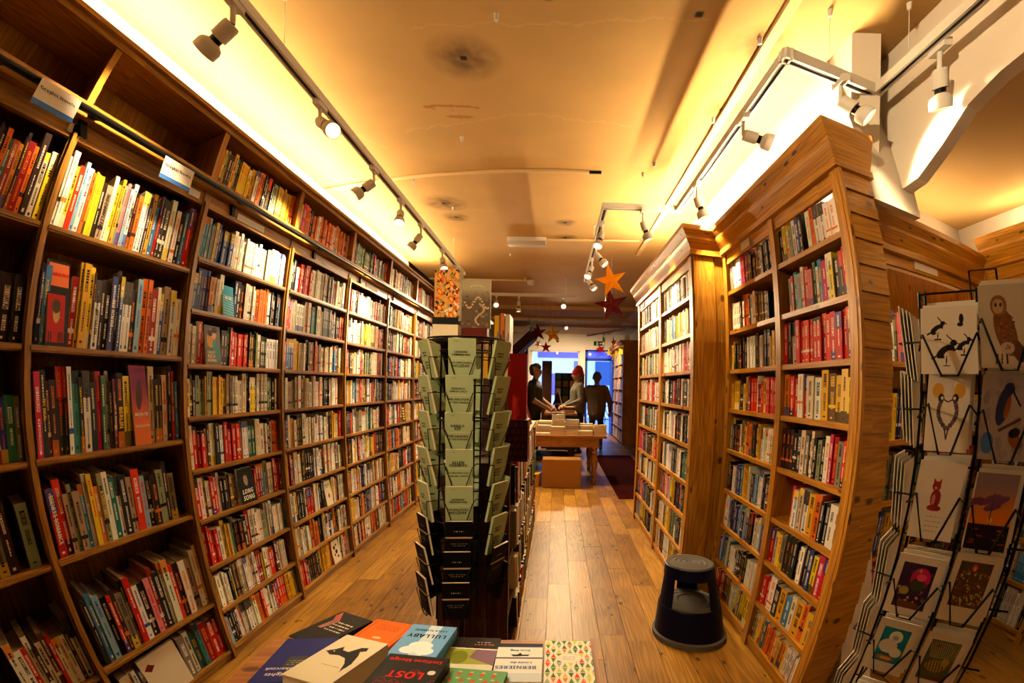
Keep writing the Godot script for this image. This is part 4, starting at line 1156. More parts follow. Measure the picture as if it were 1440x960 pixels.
func spinner() -> void:
	var ax := Vector3(-0.296, 0, -2.17)
	var t := thing("book_spinner", "black wire book spinner filled with pale green booklets", "display rack", ax)
	var mb := MB.new()
	tube(mb, [ax, ax + Vector3(0, 1.62, 0)], 0.014, 10)
	part("pole", mb, M.iron, t)
	mb = MB.new()
	lathe(mb, [[0.0, 0.03], [0.16, 0.025], [0.17, 0.0]], ax, Vector3.UP, 28)
	part("base", mb, M.iron, t)
	for k in 6:
		var a := TAU * (k + 0.5) / 6.0 + PI * 0.5
		var d := Vector3(cos(a), 0, sin(a))
		mb = MB.new()
		tube(mb, [ax + d * 0.105 + Vector3(0, 0.42, 0), ax + d * 0.105 + Vector3(0, 1.6, 0)], 0.004, 6)
		part("upright_wire", mb, M.iron, t)
	var tops := [1.59, 1.447, 1.303, 1.16, 1.017, 0.885, 0.765, 0.645]
	for i in tops.size():
		mb = MB.new()
		var ring := []
		for k in 19: ring.append(ax + Vector3(cos(TAU * k / 18.0) * 0.11, tops[i] - 0.04, sin(TAU * k / 18.0) * 0.11))
		tube(mb, ring, 0.003, 5)
		part("ring_wire", mb, M.iron, t)
	mb = MB.new()
	var r2 := []
	for k in 25: r2.append(ax + Vector3(cos(TAU * k / 24.0) * 0.16, 1.598, sin(TAU * k / 24.0) * 0.16))
	tube(mb, r2, 0.004, 5)
	for k in 6: tube(mb, [ax + Vector3(0, 1.598, 0), r2[k * 4]], 0.003, 5)
	part("top_tray", mb, M.iron, t)
	mat("mint", Color(0.6, 0.66, 0.5), 0.6)
	var im := canvas(72, 110, Color(0.6, 0.66, 0.5))
	im.fill_rect(Rect2i(0, 54, 72, 1), Color(0.75, 0.78, 0.66)); dashes(im, 16, 30, 7, 1, Color(0.3, 0.33, 0.25))
	paint("mint_cover", im)
	im = canvas(72, 110, Color(0.6, 0.66, 0.5))
	im.fill_rect(Rect2i(0, 54, 72, 1), Color(0.75, 0.78, 0.66)); dashes(im, 16, 30, 7, 1, Color(0.3, 0.33, 0.25))
	for q in [34, 42, 62, 70, 78]: dashes(im, 18, 46 if q % 4 else 56, q, 5, Color(0.13, 0.13, 0.11))
	paint("mint_print", im)
	im = canvas(72, 110, Color(0.035, 0.035, 0.035))
	dashes(im, 24, 50, 28, 3, Color(0.7, 0.68, 0.62)); im.fill_rect(Rect2i(0, 46, 72, 5), Color(0.7, 0.62, 0.48)); dashes(im, 14, 60, 66, 2, Color(0.5, 0.48, 0.44)); dashes(im, 18, 54, 72, 2, Color(0.5, 0.48, 0.44))
	paint("black_cover", im)
	var titles := [["LEONORA", "CARRINGTON", "THE SKELETON'S", "HOLIDAY"], ["FEDERICO", "GARCIA LORCA", "THE DIALOGUE", "OF TWO SNAILS"], ["DANILO", "KIS", "THE LEGEND", "OF THE SLEEPERS"], ["ALLEN", "GINSBERG", "TELEVISION WAS A BABY", "CRAWLING TOWARD"], ["LEONORA", "CARRINGTON", "THE SKELETON'S", "HOLIDAY"]]
	var side := ["facing the near table", "turned to the island bookcase's aisle", "facing back right", "facing the island bookcase", "facing back left", "turned to the brown bookcase"]
	var tier := ["top tier", "second tier", "third tier", "fourth tier", "fifth tier", "sixth tier", "seventh tier", "lowest tier"]
	for k in 6:
		var a := PI * 0.5 - TAU * k / 6.0 - 0.06
		var d := Vector3(cos(a), 0, sin(a))
		var right := Vector3.UP.cross(d)
		for i in tops.size():
			if k == 1 and i in [1, 2, 7] and i != 2 and i != 1: continue
			var tilt := deg_to_rad(13.0 + rng.randf_range(-3, 3))
			var up := (Vector3.UP * cos(tilt) + d * sin(tilt)).normalized()
			var n := right.cross(up).normalized()
			var green := i < 5 or (i == 5 and k == 1)
			var h := 0.158
			var w := 0.106
			var c: Vector3 = ax + d * (0.165 - 0.5 * h * 0.0) + Vector3(0, tops[i] - h * 0.5, 0) + right * rng.randf_range(-0.006, 0.006)
			var wire := MB.new()      # the pocket
			var f := c + n * 0.013
			var b := c - up * h * 0.5
			tube(wire, [ax + d * 0.105 - right * 0.06 + Vector3(0, c.y + 0.01, 0), f - right * 0.052 + up * 0.01, f - right * 0.022 - up * 0.083, f + right * 0.022 - up * 0.083, f + right * 0.052 + up * 0.01, ax + d * 0.105 + right * 0.06 + Vector3(0, c.y + 0.01, 0)], 0.0022, 5)
			tube(wire, [b - n * 0.014 - right * 0.03, b + n * 0.014 - right * 0.02], 0.002, 4)
			tube(wire, [b - n * 0.014 + right * 0.03, b + n * 0.014 + right * 0.02], 0.002, 4)
			part("pocket", wire, M.iron, t)
			var bas := Basis(right, up, n)
			var o := thing("booklet", "%s booklet in the %s of the spinner, %s" % ["pale green" if green else "black", tier[i], side[k]], "booklet", c - up * h * 0.5, "booklets in the book spinner")
			mb = MB.new()
			var q := func(u: float, v: float) -> Vector3: return c + right * (u - 0.5) * w + up * (0.5 - v) * h + n * 0.0055
			mb.quad(q.call(0, 0), q.call(1, 0), q.call(1, 1), q.call(0, 1), Vector2(0, 0), Vector2(1, 0), Vector2(1, 1), Vector2(0, 1), n)
			part("front_cover", mb, (M.mint_cover if k == 0 else M.mint_print) if green else M.black_cover, o)
			mb = MB.new()
			boxat(mb, c + n * 0.0045, Vector3(w, h, 0.0014), bas)
			boxat(mb, c - n * 0.0048, Vector3(w, h, 0.0014), bas)
			boxat(mb, c - right * (w * 0.5 - 0.0007) - n * 0.0002, Vector3(0.0014, h, 0.0095), bas)
			part("cover", mb, M.mint if green else M.black, o)
			mb = MB.new()
			boxat(mb, c + right * 0.0005, Vector3(w - 0.003, h - 0.002, 0.008), bas)
			part("pages", mb, M.paper, o)
			if k == 0 and green:
				for j in 4:
					words(titles[i][j], o, c + right * (-0.004) + up * (0.5 - [0.33, 0.4, 0.6, 0.68][j]) * h + n * 0.0064, right, n, h * 0.07, w * [0.48, 0.64, 0.76, 0.74][j], M.ink)
	# display books on the spinner's tray
	im = canvas(96, 160, Color(0.75, 0.55, 0.3))
	for k in 150:
		var cc: Color = [Color(0.8, 0.3, 0.08), Color(0.85, 0.6, 0.15), Color(0.15, 0.12, 0.08), Color(0.85, 0.78, 0.6), Color(0.45, 0.2, 0.08), Color(0.5, 0.5, 0.25)][rng.randi() % 6]
		blob(im, rng.randf() * 96, rng.randf() * 160, rng.randf_range(2, 8), rng.randf_range(2, 6), cc, rng.randf() * 3)
	for k in 6: blob(im, 20 + (k % 2) * 45, 20 + k * 26, 14, 8, Color(0.75, 0.25, 0.06), 0.9); blob(im, 20 + (k % 2) * 45, 20 + k * 26, 9, 5, Color(0.85, 0.65, 0.2), 0.9)
	upright_book(Vector3(-0.372, 1.684, -2.16), Vector3(0.115, 0.205, 0.035), -0.28, paint("art_paisley", im), M.card, "display_book", "tall hardback with orange paisley cover standing over the spinner")
	im = canvas(96, 160, Color(0.32, 0.27, 0.21))
	for y in 70: im.fill_rect(Rect2i(0, y, 96, 1), Color(0.6, 0.55, 0.44).lerp(Color(0.32, 0.27, 0.21), maxf(0.0, (y - 30) / 40.0)))
	for k in 40: blob(im, rng.randf() * 96, rng.randf_range(40, 160), rng.randf_range(2, 9), rng.randf_range(2, 5), Color(0.25, 0.21, 0.16).lerp(Color(0.5, 0.42, 0.3), rng.randf()), rng.randf() * 3)
	for k in 16: blob(im, 10 + k * 5.2, 76 + sin(k * 0.55) * 18, 4, 3, Color(0.7, 0.6, 0.45)); blob(im, 60 + sin(k * 0.4) * 14, 80 + k * 4.5, 4, 3, Color(0.65, 0.55, 0.42))
	for k in 6: blob(im, 30 + k * 8, 18 + absf(k - 2.5) * 2.0, 2, 2, Color(0.8, 0.75, 0.6))
	upright_book(Vector3(-0.25, 1.642, -2.12), Vector3(0.118, 0.2, 0.02), 0.05, paint("art_roots", im), M.card, "display_book", "grey-brown book of twisting roots standing over the spinner")
	mb = MB.new()
	boxat(mb, Vector3(-0.373, 1.6425, -2.14), Vector3(0.104, 0.082, 0.07))
	var bx := single("small_book_set", mb, M.paper, Vector3(-0.373, 1.6, -2.14), "cream boxed pair of books under the paisley hardback", "book set")
	mb = MB.new()
	boxat(mb, Vector3(-0.373, 1.669, -2.14), Vector3(0.106, 0.029, 0.072))
	part("dark_wrap", mb, M.black, bx)
	mb = MB.new()
	boxat(mb, Vector3(-0.25, 1.6205, -2.12), Vector3(0.1, 0.041, 0.06))
	single("red_book_stack", mb, mat("maroon", Color(0.3, 0.07, 0.04), 0.5), Vector3(-0.25, 1.6, -2.12), "dark red book lying under the root-covered book", "book")

func upright_book(base: Vector3, size: Vector3, turn: float, art: Material, edge: Material, called: String, label: String, group := "") -> void:
	var t := thing(called, label, "book", base, group)
	var bas := Basis(Vector3.UP, turn)
	var c := base + Vector3(0, size.y * 0.5, 0)
	var mb := MB.new()
	var q := func(u: float, v: float) -> Vector3: return c + bas * Vector3((u - 0.5) * size.x, (0.5 - v) * size.y, size.z * 0.5 + 0.0006)
	mb.quad(q.call(0, 0), q.call(1, 0), q.call(1, 1), q.call(0, 1), Vector2(0, 0), Vector2(1, 0), Vector2(1, 1), Vector2(0, 1), bas.z)
	part("front_cover", mb, art, t)
	mb = MB.new()
	boxat(mb, c, size, bas)
	part("binding", mb, edge, t)

func island() -> void:
	var t := thing("island_bookcase", "dark wooden island bookcase standing behind the book spinner", "bookcase", Vector3(-0.29, 0, -3.8))
	var x0 := -0.455
	var x1 := -0.125
	var mb := MB.new()
	slab(mb, Vector3(x0, 0.0, -2.46), Vector3(x1, 1.04, -2.42), Vector3i.ONE, 1, false)
	part("end_panel", mb, M.dark, t)
	mb = MB.new()
	slab(mb, Vector3(x0, 0.0, -5.1), Vector3(x1, 1.04, -5.06), Vector3i.ONE, 1, false)
	part("end_panel", mb, M.dark, t)
	mb = MB.new()
	slab(mb, Vector3(-0.335, 0.0, -5.06), Vector3(-0.315, 1.04, -2.46), Vector3i.ONE, 1, false)
	part("spine_panel", mb, M.dark, t)
	for y in [0.06, 0.32, 0.57, 0.81, 1.04]:
		mb = MB.new()
		slab(mb, Vector3(x0, y - 0.022, -5.06), Vector3(x1, y, -2.46), Vector3i.ONE, 2, false)
		part("shelf", mb, M.dark, t)
	mb = MB.new()
	slab(mb, Vector3(-0.2, 1.04, -5.1), Vector3(-0.11, 1.06, -2.85), Vector3i.ONE, 2, false)
	part("display_ledge", mb, M.table, t)
	for y in [0.06, 0.32, 0.57, 0.81]:
		row(0, -0.1, 1, -2.06, -4.15, y, 0.17, 0.225, 0.2, "WKRYNGKW")
	# on it: a red slipcase on a patterned box, tall books, a row of leaning covers
	var im := canvas(64, 64, Color(0.12, 0.05, 0.07))
	for r in 6:
		for k in 6: blob(im, 6 + k * 11 + (r % 2) * 5, 6 + r * 11, 3.5, 3.5, Color(0.3, 0.1, 0.13)); blob(im, 6 + k * 11 + (r % 2) * 5, 6 + r * 11, 1.5, 1.5, Color(0.1, 0.04, 0.06))
	upright_book(Vector3(-0.123, 1.041, -2.56), Vector3(0.15, 0.2, 0.16), 0.0, paint("art_damask", im), M.maroon, "patterned_box", "dark maroon patterned box on the island bookcase")
	upright_book(Vector3(-0.108, 1.2415, -2.58), Vector3(0.094, 0.325, 0.1), 0.0, mat("scarlet", Color(0.55, 0.08, 0.04), 0.4), M.scarlet, "slipcase", "tall scarlet slipcase standing on the maroon patterned box")
	mb = MB.new()
	slab(mb, Vector3(-0.44, 1.041, -3.5), Vector3(-0.21, 1.45, -3.1), Vector3i.ONE, 1, false)
	single("book_riser", mb, M.dark, Vector3(-0.33, 1.04, -3.3), "dark wooden riser on the island bookcase behind the slipcase", "riser")
	var k := 0
	for q in [[-0.4, 0.36, "R"], [-0.365, 0.37, "Y"], [-0.33, 0.33, "K"], [-0.3, 0.385, "Y"], [-0.268, 0.4, "O"], [-0.235, 0.395, "W"]]:
		var pool: Array = by_class[q[2]]
		var d: int = pool[k % pool.size()]
		mb = MB.new()
		var p := []
		for i in 8: p.append(Vector3(q[0] + (0.029 if i & 1 else 0.0), 1.451 + (q[1] if i & 2 else 0.0), -3.15 if i & 4 else -3.38))
		hexa(mb, p, spine_cell(d))
		single("tall_book", mb, M.books, Vector3(q[0], 1.451, -3.26), "tall %s book, %s in the row behind the scarlet slipcase" % [NAMES[q[2]], ordinal(k + 1)], "book", "tall books on the island bookcase")
		k += 1
	for i in 7:
		var z := -2.95 - i * 0.28
		var c := Vector3(-0.155, 1.061, z)
		var lean := Basis(Vector3.UP, 1.25) * Basis(Vector3.RIGHT, -0.3)
		mb = MB.new()
		boxat(mb, c + lean * Vector3(0, 0.1, 0), Vector3(0.13, 0.2, 0.015), lean)
		single("leaning_book", mb, M[["card", "black", "card", "paper", "black", "card", "maroon"][i]], c, "%s book leaning on the island's ledge, %s from the spinner" % [["white", "black", "white", "cream", "black", "white", "maroon"][i], ordinal(i + 1)], "book", "books leaning on the island ledge")

func stool() -> void:
	var c := Vector3(0.872, 0, -2.93)
	var t := thing("step_stool", "navy blue round kick-step stool with grey treads", "stool", c)
	mat("navy_metal", Color(0.035, 0.04, 0.13), 0.4)
	mat("rubber", Color(0.3, 0.29, 0.27), 0.6)
	var mb := MB.new()
	lathe(mb, [[0.19, 0.0], [0.208, 0.004], [0.208, 0.028], [0.196, 0.034]], c, Vector3.UP, 32)
	part("base_ring", mb, M.rubber, t)
	mb = MB.new()
	lathe(mb, [[0.196, 0.034], [0.176, 0.185], [0.17, 0.195], [0.16, 0.195]], c, Vector3.UP, 32)
	part("lower_skirt", mb, M.navy_metal, t)
	mb = MB.new()
	lathe(mb, [[0.172, 0.193], [0.165, 0.2], [0.14, 0.203], [0.135, 0.199], [0.11, 0.203], [0.1, 0.199], [0.07, 0.203], [0.06, 0.199], [0.0, 0.202]], c, Vector3.UP, 32)
	part("lower_tread", mb, M.rubber, t)
	for k in 3:
		var a0 := TAU * k / 3.0 + 0.32
		mb = MB.new()
		for j in 5:
			var p := []
			for i in 8:
				var a := a0 + (j + (i & 1)) * 0.15
				var r := (0.144 if i & 2 else 0.173) - (0.006 if i & 4 else 0.0)
				p.append(c + Vector3(cos(a) * r, 0.36 if i & 2 else 0.185, sin(a) * r))
			hexa(mb, p)
		part("post", mb, M.navy_metal, t)
	mb = MB.new()
	lathe(mb, [[0.137, 0.345], [0.147, 0.345], [0.14, 0.405], [0.13, 0.41]], c, Vector3.UP, 32)
	part("top_rim", mb, M.navy_metal, t)
	mb = MB.new()
	lathe(mb, [[0.0, 0.34], [0.137, 0.345]], c, Vector3.UP, 32)
	lathe(mb, [[0.135, 0.408], [0.13, 0.415], [0.112, 0.415], [0.108, 0.411], [0.086, 0.415], [0.08, 0.411], [0.056, 0.415], [0.05, 0.411], [0.025, 0.415], [0.02, 0.411], [0.0, 0.414]], c, Vector3.UP, 32)
	part("top_tread", mb, M.rubber, t)

# ---------------------------------------------------------------- greeting cards on a wire rack
func card_rack() -> void:
	var R := 1.15
	var lc := Vector3(0.844 * R, 0, -0.536 * R)
	var rc := Vector3(0.915 * R, 0, -0.403 * R)
	var tan_ := (rc - lc).normalized()
	var wd := lc.distance_to(rc)
	var outw := Vector3(-tan_.z, 0, tan_.x)
	if outw.dot(lc) > 0: outw = -outw
	var A := lc - tan_ * wd * 0.5
	var t := thing("card_rack", "dark green wire card rack standing before the recess bookcase", "display rack", bow(lc) * Vector3(1, 0, 1))
	mat("green_wire", Color(0.03, 0.06, 0.05), 0.35, 0.4)
	var bent := func(a: Vector3, b: Vector3, n := 12) -> Array:
		var q := []
		for i in n + 1: q.append(bow(a.lerp(b, i / float(n))))
		return q
	for k in 3:
		for s in [0.0, 0.018]:
			var p: Vector3 = A + tan_ * (wd * k + s) - outw * 0.03
			var mb := MB.new()
			tube(mb, bent.call(p + Vector3(0, 0.1, 0), p + Vector3(0, 1.65, 0)), 0.0028, 5)
			part("upright_wire", mb, M.green_wire, t)
	for y in [1.645, 1.6, 1.41, 1.24, 1.06, 0.9, 0.72, 0.5, 0.3]:
		var mb := MB.new()
		tube(mb, bent.call(A - outw * 0.03 + Vector3(0, y, 0), A + tan_ * wd * 2.4 - outw * 0.03 + Vector3(0, y, 0)), 0.0026, 5)
		tube(mb, bent.call(A - outw * 0.03 + Vector3(0, y, 0), A - outw * 0.25 + Vector3(0, y, 0)), 0.0026, 5)
		part("cross_wire", mb, M.green_wire, t)
	var mbh := MB.new()
	var hd: Vector3 = A + tan_ * wd * 0.9 - outw * 0.1
	tube(mbh, [bow(hd + Vector3(0, 1.62, 0)), bow(hd + Vector3(0, 1.71, 0)), bow(hd + tan_ * 0.09 + Vector3(0, 1.71, 0)), bow(hd + tan_ * 0.09 + Vector3(0, 1.62, 0))], 0.0025, 5)
	part("sign_holder", mbh, M.green_wire, t)
	mbh = MB.new()
	for s in [0.3, 1.6]: tube(mbh, [bow(A + tan_ * wd * s - outw * 0.2), bow(A + tan_ * wd * s + outw * 0.05 + Vector3(0, 0.02, 0)), bow(A + tan_ * wd * s - outw * 0.03 + Vector3(0, 0.12, 0))], 0.006, 6)
	part("foot", mbh, M.green_wire, t)
	var ys := [[1.53, 1.37, 1.16, 0.935, 0.745, 0.5], [1.558, 1.36, 1.148, 0.955, 0.735, 0.5]]
	var hs := [[0.155, 0.185, 0.185, 0.16, 0.16, 0.17], [0.185, 0.185, 0.175, 0.175, 0.165, 0.17]]
	var wf := [[0.95, 0.72, 0.78, 0.86, 0.8, 0.8], [0.95, 0.9, 0.82, 0.86, 0.86, 0.8]]
	var art := card_art()
	var names := [["lapwings in black on white", "two crowned cranes making a heart", "small red fox-cat with lines of verse", "bright pink bloom over a beetle", "white swan shapes on teal", "plain picture on cream"], ["brown barn owl on grey", "kingfishers on lilac", "orange and purple sunset at sea", "ochre wild flowers", "striped cat under leaves", "plain picture on white"]]
	for k in 2:
		for i in 6:
			var c := (lc if k == 0 else rc) + Vector3(0, ys[k][i], 0)
			var h: float = hs[k][i]
			var w: float = wd * wf[k][i]
			var lean := 0.018
			for j in 3:     # the picture card and two more behind it
				var off_ := outw * (-0.012 * j) + tan_ * (0.006 * j) + Vector3(0, 0.008 * j, 0)
				var q := func(u: float, v: float, d: float) -> Vector3: return bow(c + off_ + tan_ * (u - 0.5) * w + Vector3(0, (0.5 - v) * h, 0) + outw * (d - lean * (0.5 - v)))
				var base: Vector3 = q.call(0.5, 1.0, 0.0)
				var label: String = "greeting card of " + names[k][i] if j == 0 else "%s spare card behind the card of %s" % [["first", "second"][j - 1], names[k][i]]
				var o := thing("greeting_card", label, "card", base, "greeting cards on the wire rack")
				var mb := MB.new()
				var n := bow(c + outw * 0.02) - bow(c)
				mb.quad(q.call(0, 0, 0.001), q.call(1, 0, 0.001), q.call(1, 1, 0.001), q.call(0, 1, 0.001), Vector2(0, 0), Vector2(1, 0), Vector2(1, 1), Vector2(0, 1), n)
				part("picture", mb, art[k][i] if j == 0 else M.card, o)
				mb = MB.new()
				var p := []
				for e in 8: p.append(q.call(float(e & 1), 1.0 - float((e >> 1) & 1), 0.0 if e & 4 else -0.003))
				hexa(mb, p)
				part("paper", mb, M.card, o)
			var wire := MB.new()
			var f := func(u: float, v: float) -> Vector3: return bow(c + tan_ * (u - 0.5) * w + Vector3(0, (0.5 - v) * h, 0) + outw * (0.008 - lean * (0.5 - v)))
			tube(wire, [bow(c + tan_ * -0.55 * wd + Vector3(0, -0.02, 0) - outw * 0.03), f.call(0.02, 0.42), f.call(0.36, 1.03), f.call(0.64, 1.03), f.call(0.98, 0.42), bow(c + tan_ * 0.55 * wd + Vector3(0, -0.02, 0) - outw * 0.03)], 0.0024, 5)
			tube(wire, [f.call(0.36, 1.03), bow(c + tan_ * -0.1 * wd - Vector3(0, h * 0.5, 0) - outw * 0.03)], 0.0022, 4)
			tube(wire, [f.call(0.64, 1.03), bow(c + tan_ * 0.1 * wd - Vector3(0, h * 0.5, 0) - outw * 0.03)], 0.0022, 4)
			part("pocket", wire, M.green_wire, t)
	# cards in the pockets of the rack's other side, seen edge-on
	for i in 6:
		for j in 4:
			var c := A - tan_ * (0.012 + j * 0.011) - outw * 0.1 + Vector3(0, ys[0][i] - 0.01 + j * 0.006, 0)
			var p := []
			for e in 8:
				p.append(bow(c + outw * (0.065 if e & 1 else -0.065) + Vector3(0, 0.085 if e & 2 else -0.085, 0) - tan_ * ((0.003 if e & 4 else 0.0) + (0.02 if e & 2 else 0.0))))
			var mb := MB.new()
			hexa(mb, p)
			single("greeting_card", mb, M.card, (p[0] + p[5]) * 0.5, "%s white card, edge-on, %s pocket down on the rack's side" % [["innermost", "second", "third", "outermost"][j], ["top", "second", "third", "fourth", "fifth", "lowest"][i]], "card", "cards seen edge-on in the rack")
		var wire := MB.new()
		var s := A - tan_ * 0.07 + Vector3(0, ys[0][i] + 0.0, 0)
		tube(wire, [bow(A - outw * 0.03 + Vector3(0, ys[0][i], 0)), bow(s - outw * 0.04), bow(s - outw * 0.16), bow(A - outw * 0.17 + Vector3(0, ys[0][i], 0))], 0.0024, 5)
		part("pocket", wire, M.green_wire, t)

func card_art() -> Array:
	var white := Color(0.86, 0.83, 0.78)
	var out := [[], []]
	var dark := Color(0.07, 0.06, 0.06)
	var bird := func(im: Image, x: float, y: float, s: float) -> void:
		blob(im, x, y, 15 * s, 7 * s, dark, -0.45); blob(im, x + 13 * s, y - 11 * s, 5 * s, 4 * s, dark); stroke(im, Vector2(x + 12 * s, y - 13 * s), Vector2(x + 2 * s, y - 22 * s), 1.4, dark); stroke(im, Vector2(x + 17 * s, y - 11 * s), Vector2(x + 22 * s, y - 9 * s), 1.4, dark)
		blob(im, x + 5 * s, y + 3 * s, 8 * s, 4 * s, white, -0.4); stroke(im, Vector2(x + 2, y + 5 * s), Vector2(x + 1, y + 18 * s), 1.4, dark); stroke(im, Vector2(x - 4, y + 18 * s), Vector2(x + 7, y + 18 * s), 1.4, dark); stroke(im, Vector2(x - 12 * s, y + 5 * s), Vector2(x - 22 * s, y + 9 * s), 2.5, dark)
	var im := canvas(96, 96, white)
	bird.call(im, 28, 32, 0.8); bird.call(im, 42, 64, 1.1); bird.call(im, 72, 56, 0.75); blob(im, 70, 18, 4, 7, dark); blob(im, 68, 26, 5, 3, dark)
	out[0].append(paint("card_lapwings", im))
	im = canvas(96, 128, white)
	for s in [-1, 1]:
		var cx: float = 48.0 + s * 16
		blob(im, cx + s * 8, 32, 13, 12, Color(0.8, 0.6, 0.25)); blob(im, cx, 44, 7, 7, dark); blob(im, cx - s * 2, 44, 3, 3, white)
		for k in 10: blob(im, cx + s * sin(k * 0.35) * 10 - s * k * 1.4, 50 + k * 4.5, 4.5, 4, Color(0.25, 0.2, 0.25).lerp(Color(0.6, 0.5, 0.5), 0.3 if k % 2 else 0.0))
		stroke(im, Vector2(cx - s * 6, 46), Vector2(48, 50), 2, dark); stroke(im, Vector2(cx - s * 12, 92), Vector2(cx - s * 16, 108), 2.5, dark)
	out[0].append(paint("card_cranes", im))
	im = canvas(96, 128, white)
	var red := Color(0.5, 0.12, 0.12)
	blob(im, 46, 60, 11, 15, red); blob(im, 44, 40, 9, 8, red); shape(im, [Vector2(36, 38), Vector2(37, 28), Vector2(43, 34)], red); shape(im, [Vector2(46, 33), Vector2(52, 28), Vector2(52, 38)], red); blob(im, 46, 76, 15, 5, red); blob(im, 42, 62, 4, 9, Color(0.75, 0.5, 0.45)); blob(im, 43, 43, 3, 2, Color(0.8, 0.6, 0.55))
	for k in 4: dashes(im, 34, 72 - k * 3, 90 + k * 8, 1, Color(0.45, 0.4, 0.36))
	out[0].append(paint("card_cat", im))
	im = canvas(96, 96, white)
	im.fill_rect(Rect2i(14, 12, 68, 72), Color(0.16, 0.1, 0.2))
	blob(im, 56, 34, 20, 17, Color(0.72, 0.12, 0.35)); blob(im, 54, 44, 15, 11, Color(0.18, 0.2, 0.15))
	for k in 30: blob(im, rng.randf_range(16, 80), rng.randf_range(14, 82), 3, 2, [Color(0.4, 0.42, 0.3), Color(0.25, 0.2, 0.35), Color(0.7, 0.65, 0.4), Color(0.4, 0.15, 0.3)][k % 4], rng.randf() * 3)
	blob(im, 30, 56, 10, 7, Color(0.6, 0.55, 0.3)); blob(im, 46, 78, 26, 6, Color(0.35, 0.2, 0.15)); blob(im, 58, 32, 10, 6, Color(0.85, 0.3, 0.45))
	out[0].append(paint("card_bloom", im))
	im = canvas(96, 128, white)
	im.fill_rect(Rect2i(16, 18, 64, 84), Color(0.06, 0.4, 0.5))
	blob(im, 50, 38, 16, 15, Color(0.88, 0.87, 0.84)); blob(im, 40, 62, 22, 17, Color(0.82, 0.82, 0.8)); blob(im, 62, 74, 14, 12, Color(0.86, 0.85, 0.8)); blob(im, 50, 40, 7, 6, Color(0.55, 0.65, 0.68)); blob(im, 44, 92, 22, 7, Color(0.6, 0.35, 0.15)); blob(im, 46, 92, 14, 4, Color(0.8, 0.65, 0.3))
	out[0].append(paint("card_swan", im))
	out[0].append(M.card)
	im = canvas(96, 110, Color(0.78, 0.75, 0.7))
	blob(im, 46, 62, 18, 34, Color(0.42, 0.27, 0.17), -0.35); blob(im, 36, 28, 15, 14, Color(0.5, 0.36, 0.24)); blob(im, 35, 29, 10, 10, Color(0.72, 0.6, 0.48)); blob(im, 31, 27, 2, 2.5, dark); blob(im, 40, 27, 2, 2.5, dark); blob(im, 66, 88, 10, 16, Color(0.3, 0.2, 0.16), -0.5); blob(im, 48, 84, 12, 8, Color(0.7, 0.66, 0.64))
	for k in 40: blob(im, rng.randf_range(32, 62), rng.randf_range(42, 86), 2, 1.4, Color(0.55, 0.38, 0.25) if k % 2 else Color(0.3, 0.2, 0.14))
	for k in 3: stroke(im, Vector2(30 + k * 8, 92), Vector2(26 + k * 10, 104), 2, dark)
	out[1].append(paint("card_owl", im))
	im = canvas(96, 110, Color(0.62, 0.58, 0.6))
	for k in 50: blob(im, rng.randf() * 96, rng.randf() * 110, 9, 6, Color(0.62, 0.58, 0.62).lerp(Color(0.5, 0.47, 0.55), rng.randf()), rng.randf() * 3)
	blob(im, 42, 40, 12, 26, Color(0.12, 0.15, 0.3), 0.3); blob(im, 52, 18, 10, 8, Color(0.1, 0.12, 0.26)); stroke(im, Vector2(58, 20), Vector2(74, 40), 3, dark); blob(im, 50, 42, 5, 15, Color(0.55, 0.28, 0.12), 0.3); stroke(im, Vector2(36, 72), Vector2(76, 56), 4, Color(0.25, 0.17, 0.12)); blob(im, 68, 84, 14, 9, Color(0.5, 0.3, 0.12), 0.5); blob(im, 66, 74, 11, 6, dark, -0.2); blob(im, 16, 88, 12, 14, Color(0.2, 0.35, 0.6))
	out[1].append(paint("card_kingfisher", im))
	im = canvas(96, 110, white)
	for y in 110:
		var f := y / 110.0
		im.fill_rect(Rect2i(4, y, 88, 1), Color(0.5, 0.42, 0.5).lerp(Color(0.88, 0.5, 0.12), smoothstep(0.1, 0.6, f)) if f < 0.66 else Color(0.09, 0.07, 0.08))
	for k in 6: blob(im, rng.randf_range(8, 88), 34 + rng.randf() * 18, 18, 5, Color(0.35, 0.2, 0.35), -0.2)
	blob(im, 48, 66, 5, 4, Color(0.95, 0.8, 0.3)); stroke(im, Vector2(46, 26), Vector2(47, 80), 1.5, dark)
	for k in 8: blob(im, rng.randf_range(12, 84), rng.randf_range(76, 100), 8, 1.2, Color(0.6, 0.25, 0.15))
	out[1].append(paint("card_sunset", im))
	im = canvas(96, 128, white)
	im.fill_rect(Rect2i(14, 14, 68, 84), Color(0.25, 0.19, 0.1))
	for k in 120: blob(im, rng.randf_range(16, 80), rng.randf_range(30, 96), 3, 1.5, [Color(0.6, 0.48, 0.16), Color(0.4, 0.3, 0.1), Color(0.45, 0.2, 0.12), Color(0.7, 0.62, 0.35)][k % 4], rng.randf() * 3)
	blob(im, 46, 24, 6, 7, Color(0.75, 0.25, 0.15)); blob(im, 46, 25, 3, 4, Color(0.85, 0.6, 0.45))
	out[1].append(paint("card_flowers", im))
	im = canvas(96, 110, white)
	im.fill_rect(Rect2i(14, 12, 68, 80), Color(0.3, 0.31, 0.16))
	for k in 14: stroke(im, Vector2(14 + k * 5, 14), Vector2(26 + k * 4, 46), 1.5, Color(0.65, 0.62, 0.5))
	blob(im, 46, 62, 24, 12, Color(0.6, 0.5, 0.2)); for_stripes(im)
	blob(im, 64, 52, 9, 8, Color(0.65, 0.55, 0.25)); blob(im, 34, 22, 4, 3, Color(0.6, 0.1, 0.08)); blob(im, 56, 86, 24, 4, Color(0.35, 0.2, 0.12))
	out[1].append(paint("card_tabby", im))
	out[1].append(M.card)
	return out

